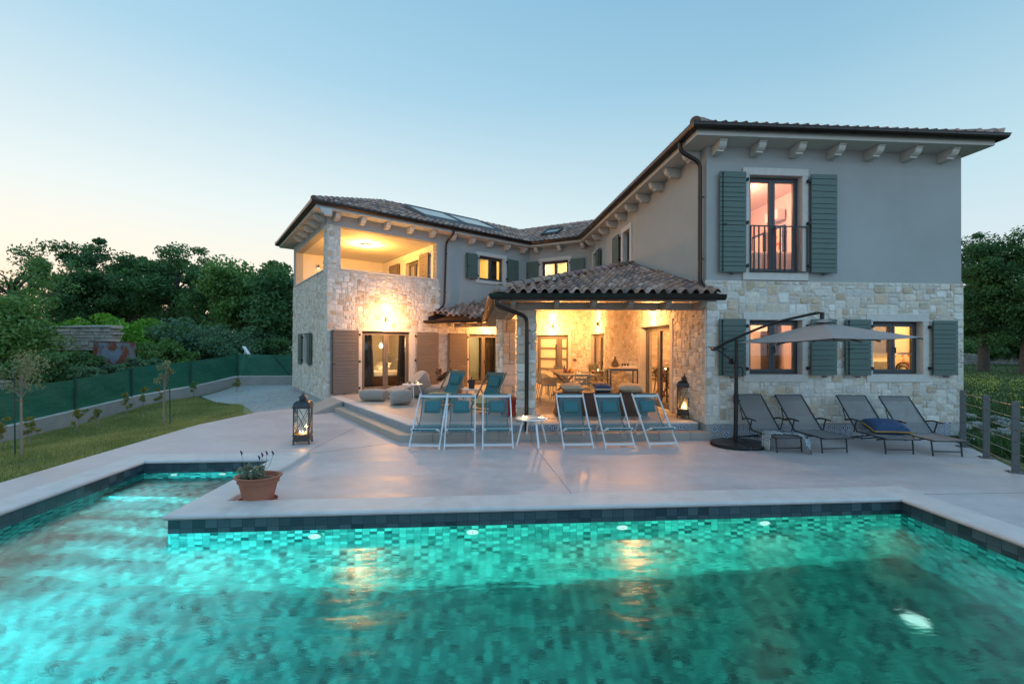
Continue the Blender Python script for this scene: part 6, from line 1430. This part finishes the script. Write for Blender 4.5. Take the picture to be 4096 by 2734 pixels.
# outdoor bar table by the inner wall
bx, by = 2.66, 10.35; BZ = .90; bar = empty('bar_table', (bx, by, TZ), R(-4), label='high metal bar table against the stone wall', cat='table')
mb = MB(); mb.box((0, 0, BZ - .012), (.66, .55, .024)); mb.build('table_top', 'sand', bar, bevel=.003)
for x in (-.31, .31):
    for y in (-.25, .25): mb = MB(); mb.bar((x, y, 0), (x, y, BZ - .024), .028, .028, up=(0, 1, 0)); mb.build('leg', 'frame', bar)
mb = MB(); mb.box((0, -.25, BZ - .045), (.62, .03, .04)); mb.box((0, .25, BZ - .045), (.62, .03, .04)); mb.box((-.31, 0, BZ - .045), (.03, .5, .04)); mb.box((.31, 0, BZ - .045), (.03, .5, .04)); mb.box((0, 0, .18), (.62, .5, .02)); mb.build('shelf', 'frame', bar)
dj = empty('demijohn', (bx - .14, by + .12, TZ + BZ), label='brown glass carafe with a long neck on the bar table', cat='carafe'); mb = MB(); mb.lathe([(.05, 0), (.092, .02), (.10, .05), (.075, .12), (.032, .19), (.024, .25), (.032, .262)], n=24); mb.build('bottle', 'brown_glass', dj, smooth=True)
tr = empty('tray', (bx + .13, by - .05, TZ + BZ), label='white box tray on the bar table', cat='tray'); mb = MB(); mb.box((0, 0, .02), (.32, .22, .04)); mb.build('tray', 'porcelain', tr, bevel=.004)
for i, x in enumerate((-.10, -.04, .03)):
    g_ = empty('glass_jar', (bx + .12 + x, by + .04, TZ + BZ + .041), label='small dark jar standing on the white tray, ' + ('left one', 'middle one', 'right one')[i], cat='jar', group='dark jars on the tray'); mb = MB(); mb.lathe([(.02, 0), (.024, .005), (.024, .05), (.018, .052)], n=14); mb.build('jar', 'graphite', g_, smooth=True)
sk = empty('wall_sink', RS.pt(4.2, .28, .98), label='white basin hanging on the stone wall behind the bar table', cat='basin'); mb = MB(); mb.lathe([(.05, -.10), (.17, -.02), (.20, .05), (.19, .055), (.15, -.01)], n=28); mb.build('bowl', 'porcelain', sk, smooth=True, angle=40)
ft = empty('folding_table', (2.38, 11.75, TZ), R(-5), label='small reddish folding table with a candle behind the bar table', cat='table'); mb = MB(); mb.box((0, 0, .72), (.40, .40, .025)); mb.build('table_top', 'red_wood', ft)
mb = MB()
for y in (-.17, .17): mb.bar((-.17, y, 0), (.17, y, .7), .03, .02); mb.bar((.17, y, 0), (-.17, y, .7), .03, .02)
mb.build('folding_legs', 'red_wood', ft); candle(2.35, 11.70, TZ + .734, 'lit tea light on the small reddish table', .8)
# bedroom
bd = empty('bed', LR.pt(1.9, -2.3, .25), R(38), label='bed with white pillows and tufted headboard inside the bedroom', cat='bed')
mb = MB(); mb.box((0, 0, .16), (1.9, 1.5, .30)); mb.build('bed_base', 'dark_wood', bd); mb = MB(); mb.box((0, 0, .42), (1.92, 1.52, .22)); mb.build('mattress', 'bedding', bd, bevel=.06, seg=4)
mb = MB(); mb.box((.98, 0, .72), (.10, 1.5, .70)); mb.build('headboard', 'bean', bd, bevel=.04)
for (x, y, z, rx, ry) in ((.62, -.38, .56, 0, -.9), (.50, -.12, .52, 0, -.45), (.66, .3, .56, 0, -.8), (.42, -.42, .50, 0, -.2)): cushion('pillow', 'bedding', (x, y, z), .42, .58, .20, ry=ry, par=bd)
def curtain(w, a0, a1, d, z0, z1, mat, label, sk_=0.):
    mb = MB(); n = 40
    for i in range(n):
        t0, t1 = i / n, (i + 1) / n; f = lambda t: d + .03 * math.sin(t * 30); s = lambda t, z: a0 + (a1 - a0) * t * (1 - sk_ * (z == 0)) 
        mb.quad(w.pt(a0 + (a1 - a0) * t0 * (1 + sk_), f(t0), z0), w.pt(a0 + (a1 - a0) * t1 * (1 + sk_), f(t1), z0), w.pt(a0 + (a1 - a0) * t1, f(t1), z1), w.pt(a0 + (a1 - a0) * t0, f(t0), z1))
    tag(mb.build('curtain', mat, None, world=True, smooth=True, angle=0), label, 'curtain')
curtain(LR, .93, 1.40, -.38, .28, 2.4, 'curtain', 'dark curtain hanging at the left inside the bedroom door', .25)
curtain(LR, 2.62, 2.32, -.38, .28, 2.4, 'curtain', 'dark curtain hanging at the right inside the bedroom door', .3)
curtain(LR, 6.15, 5.35, -.34, .28, 2.4, 'curtain', 'dark curtain inside the second glazed door')
curtain(RS, 5.95, 6.75, -.34, .28, 2.4, 'curtain_light', 'light curtain inside the narrow glazed door of the porch')
curtain(RS, 2.75, 2.35, -.36, .28, 2.4, 'curtain_light', 'light curtain inside the large porch door')
curtain(LR, 5.8, 6.15, -.36, 3.9, 5.0, 'curtain', 'dark curtain inside the upper window of the left wing')
pb = LR.pt(1.92, -.95, 1.62); pbr = empty('pendant_bulb', pb, label='glowing pendant bulb hanging in the bedroom', cat='pendant lamp'); mb = MB(); mb.lathe([(.012, .10), (.03, .07), (.055, .02), (.055, -.02), (.03, -.06), (.004, -.07)], n=20); mb.build('bulb', 'bulb', pbr, smooth=True); mb = MB(); mb.tube([(0, 0, .09), (0, 0, 1.1)], .004, 5); mb.build('cord', 'black', pbr)
fl = empty('floor_lamp', LR.pt(1.62, -1.9, .25), label='tripod floor lamp with a tilted metal shade in the bedroom', cat='floor lamp'); mb = MB()
for a in (0, 2.1, 4.2): mb.tube([(0, 0, 1.1), (.22 * math.cos(a), .22 * math.sin(a), 0)], .012, 6)
mb.build('tripod', 'dark_wood', fl); mb = MB(); mb.lathe([(.03, -.12), (.06, -.08), (.16, .10), (.15, .10)], n=20); s = mb.build('shade', 'lantern_roof', fl, smooth=True, angle=40); s.location = (0, 0, 1.25); s.rotation_euler = (0, R(-55), R(40))
# living room items seen through the right windows
M['art1'] = pm('art_paint', (.55, .12, .05), .6, var=.1, col2=(.75, .65, .45), c2s=7, c2t=(.42, .46)); M['art2'] = pm('art_paint_dark', (.03, .03, .03), .6, var=0); M['blind'] = pm('yellow_blind', (.75, .60, .36), .9, var=.04)
def rbox(name, mat, a0, a1, d0, d1, z0, z1, label, cat, bev=.005):
    mb = MB(); wbox(mb, RF, a0, a1, -d1, -d0, z0, z1); return tag(mb.build(name, mat, None, world=True, bevel=bev), label, cat)
art = rbox('wall_painting', 'art1', 4.71, 4.76, .60, 1.02, 1.14, 1.52, 'colourful abstract painting low on the wall behind the right ground floor window', 'painting')
mb = MB()
for r_ in (.09, .15): mb.tube([RF.pt(4.70, -.84 + r_ * math.cos(t), 1.20 + r_ * math.sin(t)) for t in np.linspace(0, math.pi, 12)], .014, 5)
mb.build('painted_arcs', 'art2', art, world=True)
rbox('roller_blind', 'blind', 4.70, 4.74, .56, 1.06, 1.56, 2.45, 'yellow roller blind on the wall behind the right ground floor window', 'blind')
rbox('television', 'room_dark', 4.66, 4.74, 1.18, 1.75, 1.55, 2.20, 'dark television behind the left leaf of the right ground floor window', 'television')
rbox('sideboard', 'white_top', 4.35, 4.76, 1.15, 2.1, .26, 1.36, 'pale sideboard under the television behind the right ground floor window', 'sideboard')
rbox('refrigerator', 'bean', 2.22, 2.52, 1.78, 2.6, .26, 2.02, 'tall grey brown refrigerator behind the left ground floor window', 'refrigerator', .01)
rbox('door_edge', 'room_dark', 2.45, 2.52, 1.62, 1.70, .26, 2.3, 'dark narrow door edge behind the left ground floor window', 'door')
rbox('kitchen_counter', 'room_dark', 2.2, 2.52, .9, 1.5, .26, 1.17, 'dark counter low behind the right leaf of the left ground floor window', 'counter')
rbox('bed', 'bedding', 1.6, 2.85, 1.2, 2.9, 2.96, 3.72, 'white bed inside the room of the french balcony', 'bed', .05)
rbox('air_conditioner', 'white_top', 2.66, 2.86, 1.85, 2.3, 4.62, 4.86, 'white air conditioner on the wall inside the upper right room', 'air conditioner', .02)
for k_, (d0, d1, m_) in enumerate(((2.55, 3.05, 'room'), (1.85, 2.25, 'art1'))):
    o = rbox('framed_picture', 'blue_cloth', 2.83, 2.87, d0, d1, 3.82, 4.5, ('blue framed pale picture behind the left leaf of the french window', 'blue framed red picture behind the right leaf of the french window')[k_], 'picture')
    mb = MB(); wbox(mb, RF, 2.815, 2.828, -d1 + .06, -d0 - .06, 3.88, 4.44); mb.build('print', m_, o, world=True)
# wall lamps
WL = 'up and down wall lamps'
def wlamp(w, s, z, label, up=True, e=75, h=.14, d=.055):
    root = empty('wall_lamp', w.pt(s, .03, z - h / 2), label=label, cat='wall lamp', group=WL); mb = MB(); c = w.pt(s, d + .035, z)
    mb.tube([c - V3((0, 0, h / 2)), c + V3((0, 0, h / 2))], .036, 18); mb.bar(w.pt(s, .02, z), c, .04, .05); mb.build('lamp_body', 'frame2', root, world=True, smooth=True, angle=40)
    for sg in ((-1, 1) if up else (-1,)):
        mb = MB(); q = c + V3((0, 0, sg * (h / 2 + .001))); mb.tube([q, q + V3((0, 0, sg * .004))], .030, 16); mb.build('lamp_lens', 'bulb', root, world=True)
        light('wall_lamp_light', 'SPOT', c + V3((0, 0, sg * (h / 2 + .012))), e, (1, .60, .20), root, rot=V3((0, 0, sg)) - w.n * .22, spot_size=R(66), spot_blend=.6, shadow_soft_size=.02)
    light('added_spill_light', 'POINT', w.pt(s, .55, z - .05), e * 1.5, (1, .43, .13), root, shadow_soft_size=.05)  # extra point light added in front of the wall to widen the warm glow
wlamp(LR, 1.70, 2.43, 'wall lamp washing the stone above the bedroom door'); wlamp(LR, 5.44, 2.40, 'wall lamp above the second glazed door', up=False)
wlamp(MW, 1.015, 2.37, 'wall lamp above the front door'); wlamp(RS, 6.55, 2.40, 'wall lamp above the narrow glazed door'); wlamp(RS, 2.20, 2.55, 'wall lamp above the large porch door', up=False)
lg = empty('ceiling_lamp', (-4.95, 14.45, 5.0), label='round ceiling lamp glowing in the upper loggia', cat='ceiling lamp'); mb = MB(); mb.lathe([(.10, -.05), (.15, -.03), (.165, .0), (.16, .035)], n=32); mb.build('diffuser', 'ceiling_glow', lg, smooth=True); mb = MB(); mb.lathe([(.168, -.004), (.175, .01), (.175, .038)], n=32); mb.build('rim', 'alu', lg, smooth=True)
light('ceiling_lamp_light', 'POINT', (-4.95, 14.45, 4.80), 270, (1, .46, .10), lg, shadow_soft_size=.12)
q = LR.pt(.9, -4.66, 4.62); lw_ = empty('loggia_wall_lamp', q, label='small wall lamp on the back wall of the loggia', cat='wall lamp'); mb = MB(); mb.tube([(0, 0, -.06), (0, 0, .06)], .035, 14); mb.build('lamp_body', 'frame2', lw_, smooth=True, angle=40); mb = MB(); mb.tube([(0, 0, -.066), (0, 0, -.061)], .03, 14); mb.build('lamp_lens', 'bulb', lw_)
# room lights
WRM = (1, .60, .26)
for w, s, d, z, e, c in ((LR, 1.95, -1.0, 1.72, 30, WRM), (LR, 5.3, -1.0, 2.2, 16, (1, .78, .36)), (LR, 5.5, -1.5, 4.9, 34, (1, .62, .16)), (MW, 1.1, -1.2, 4.8, 34, (1, .68, .30)), (RS, 6.6, -.8, 2.3, 6, WRM),
    (RF, 1.3, -2.6, 2.45, 52, (1, .50, .27)), (RF, 3.9, -1.5, 2.45, 42, (1, .60, .24)), (RF, 1.4, -1.6, 4.9, 42, (1, .50, .34))):
    light('room_light', 'POINT', w.pt(s, d, z), e * 2.4, c, None, shadow_soft_size=.15)
# solar panels and roof windows
def onroof(i, s, d, up=.09):
    a, b = EV[i], EV[i + 1]; n_, zf = plane(EV[i], EV[i + 1], IN_[i + 1]); u = (b - a).normalized(); v = V3((-u.y, u.x, 0)); st = (LR if i == 1 else MW); p = st.P + st.u * s + (-st.n) * (d - .44); return V3((p.x, p.y, zf(p.x, p.y) + up)), n_
sp = empty('solar_collector', onroof(1, 4.5, 1.6)[0], label='two glass solar collectors on a rack on the left wing roof', cat='solar panel')
for s0 in (3.15, 4.75):
    c = [onroof(1, s0, .75, .09)[0], onroof(1, s0 + 1.55, .75, .09)[0], onroof(1, s0 + 1.55, 2.4, .12)[0], onroof(1, s0, 2.4, .12)[0]]
    mb = MB(); mb.prism(c, (0, 0, .07)); mb.build('panel', 'solar', sp, world=True); mb = MB()
    for i in range(4): mb.bar(c[i] + V3((0, 0, .045)), c[(i + 1) % 4] + V3((0, 0, .045)), .04, .09)
    mb.build('panel_frame', 'steel_grey', sp, world=True)
mb = MB(); mb.bar(onroof(1, 3.1, .70, .10)[0], onroof(1, 6.4, .70, .10)[0], .04, .04); mb.build('rail', 'steel_grey', sp, world=True)
sk2 = empty('roof_window', onroof(2, .75, 1.2)[0], label='small open skylight in the roof of the middle section', cat='skylight'); c = [onroof(2, .35, .85, .12)[0], onroof(2, 1.0, .85, .12)[0], onroof(2, 1.0, 1.5, .16)[0], onroof(2, .35, 1.5, .16)[0]]
mb = MB(); mb.prism(c, (0, 0, .04)); mb.build('pane', 'solar', sk2, world=True); mb = MB()
for i in range(4): mb.bar(c[i] + V3((0, 0, .02)), c[(i + 1) % 4] + V3((0, 0, .02)), .05, .08)
mb.build('window_frame', 'graphite', sk2, world=True)
# ------------------------------------------------------------------ world, sun, camera
wd_ = bpy.data.worlds.new('World'); SC.world = wd_; wd_.use_nodes = True; nt = wd_.node_tree
for n_ in list(nt.nodes): nt.nodes.remove(n_)
out = N(nt, 'ShaderNodeOutputWorld'); bg = N(nt, 'ShaderNodeBackground'); tc_ = N(nt, 'ShaderNodeTexCoord')
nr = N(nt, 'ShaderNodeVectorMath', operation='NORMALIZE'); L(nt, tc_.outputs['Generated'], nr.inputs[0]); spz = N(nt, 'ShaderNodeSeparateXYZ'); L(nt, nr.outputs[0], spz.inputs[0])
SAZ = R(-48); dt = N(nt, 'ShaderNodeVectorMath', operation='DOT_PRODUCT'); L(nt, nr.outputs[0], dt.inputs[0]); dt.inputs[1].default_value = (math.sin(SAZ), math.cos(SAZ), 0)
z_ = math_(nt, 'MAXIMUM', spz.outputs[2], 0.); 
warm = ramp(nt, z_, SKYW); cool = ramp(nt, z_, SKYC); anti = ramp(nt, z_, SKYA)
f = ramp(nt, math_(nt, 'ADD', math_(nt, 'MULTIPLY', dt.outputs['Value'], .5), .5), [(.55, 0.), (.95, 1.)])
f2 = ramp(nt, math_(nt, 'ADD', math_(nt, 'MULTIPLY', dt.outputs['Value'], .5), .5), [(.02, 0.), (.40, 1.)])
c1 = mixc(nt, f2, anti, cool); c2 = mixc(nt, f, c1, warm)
sky = N(nt, 'ShaderNodeTexSky', sky_type='NISHITA'); sky.sun_disc = False; sky.sun_elevation = R(1.5); sky.sun_rotation = -SAZ * -1; sky.air_density = 1.2
bg2 = N(nt, 'ShaderNodeBackground'); L(nt, sky.outputs[0], bg2.inputs[0]); bg2.inputs[1].default_value = .01
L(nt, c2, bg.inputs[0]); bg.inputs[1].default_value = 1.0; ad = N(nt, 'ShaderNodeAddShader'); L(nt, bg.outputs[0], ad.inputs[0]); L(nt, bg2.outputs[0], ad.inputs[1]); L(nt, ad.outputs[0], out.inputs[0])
sd = V3((math.sin(SAZ) * math.cos(R(5)), math.cos(SAZ) * math.cos(R(5)), math.sin(R(5))))
light('sun', 'SUN', (-20, 20, 20), .4, (1, .58, .45), None, rot=-sd, angle=R(60))
cam = bpy.data.cameras.new('camera'); co_ = bpy.data.objects.new('camera', cam); COL.objects.link(co_); SC.camera = co_
cam.sensor_width = 36; cam.lens = 1714.7 / 4096 * 36; cam.clip_start = .05; cam.clip_end = 1500
pi_, ro = .0052498, .0044549; fwd = V3((0, math.cos(pi_), math.sin(pi_))); up_ = V3((0, -math.sin(pi_), math.cos(pi_))); rt = V3((1, 0, 0))
r2 = rt * math.cos(ro) + up_ * math.sin(ro); u2 = -rt * math.sin(ro) + up_ * math.cos(ro); bk_ = -fwd
co_.matrix_world = Matrix(((r2.x, u2.x, bk_.x, 0), (r2.y, u2.y, bk_.y, 0), (r2.z, u2.z, bk_.z, 1.7), (0, 0, 0, 1)))
SC.render.engine = 'CYCLES'; SC.cycles.use_denoising = True; SC.cycles.max_bounces = 8; SC.cycles.diffuse_bounces = 3; SC.cycles.glossy_bounces = 3; SC.cycles.transmission_bounces = 4; SC.cycles.transparent_max_bounces = 12
SC.cycles.caustics_reflective = False; SC.cycles.caustics_refractive = False; SC.cycles.sample_clamp_indirect = 4; SC.cycles.sample_clamp_direct = 0
SC.view_settings.view_transform = 'Standard'; SC.view_settings.look = 'None'; SC.view_settings.exposure = .36; SC.view_settings.gamma = 1
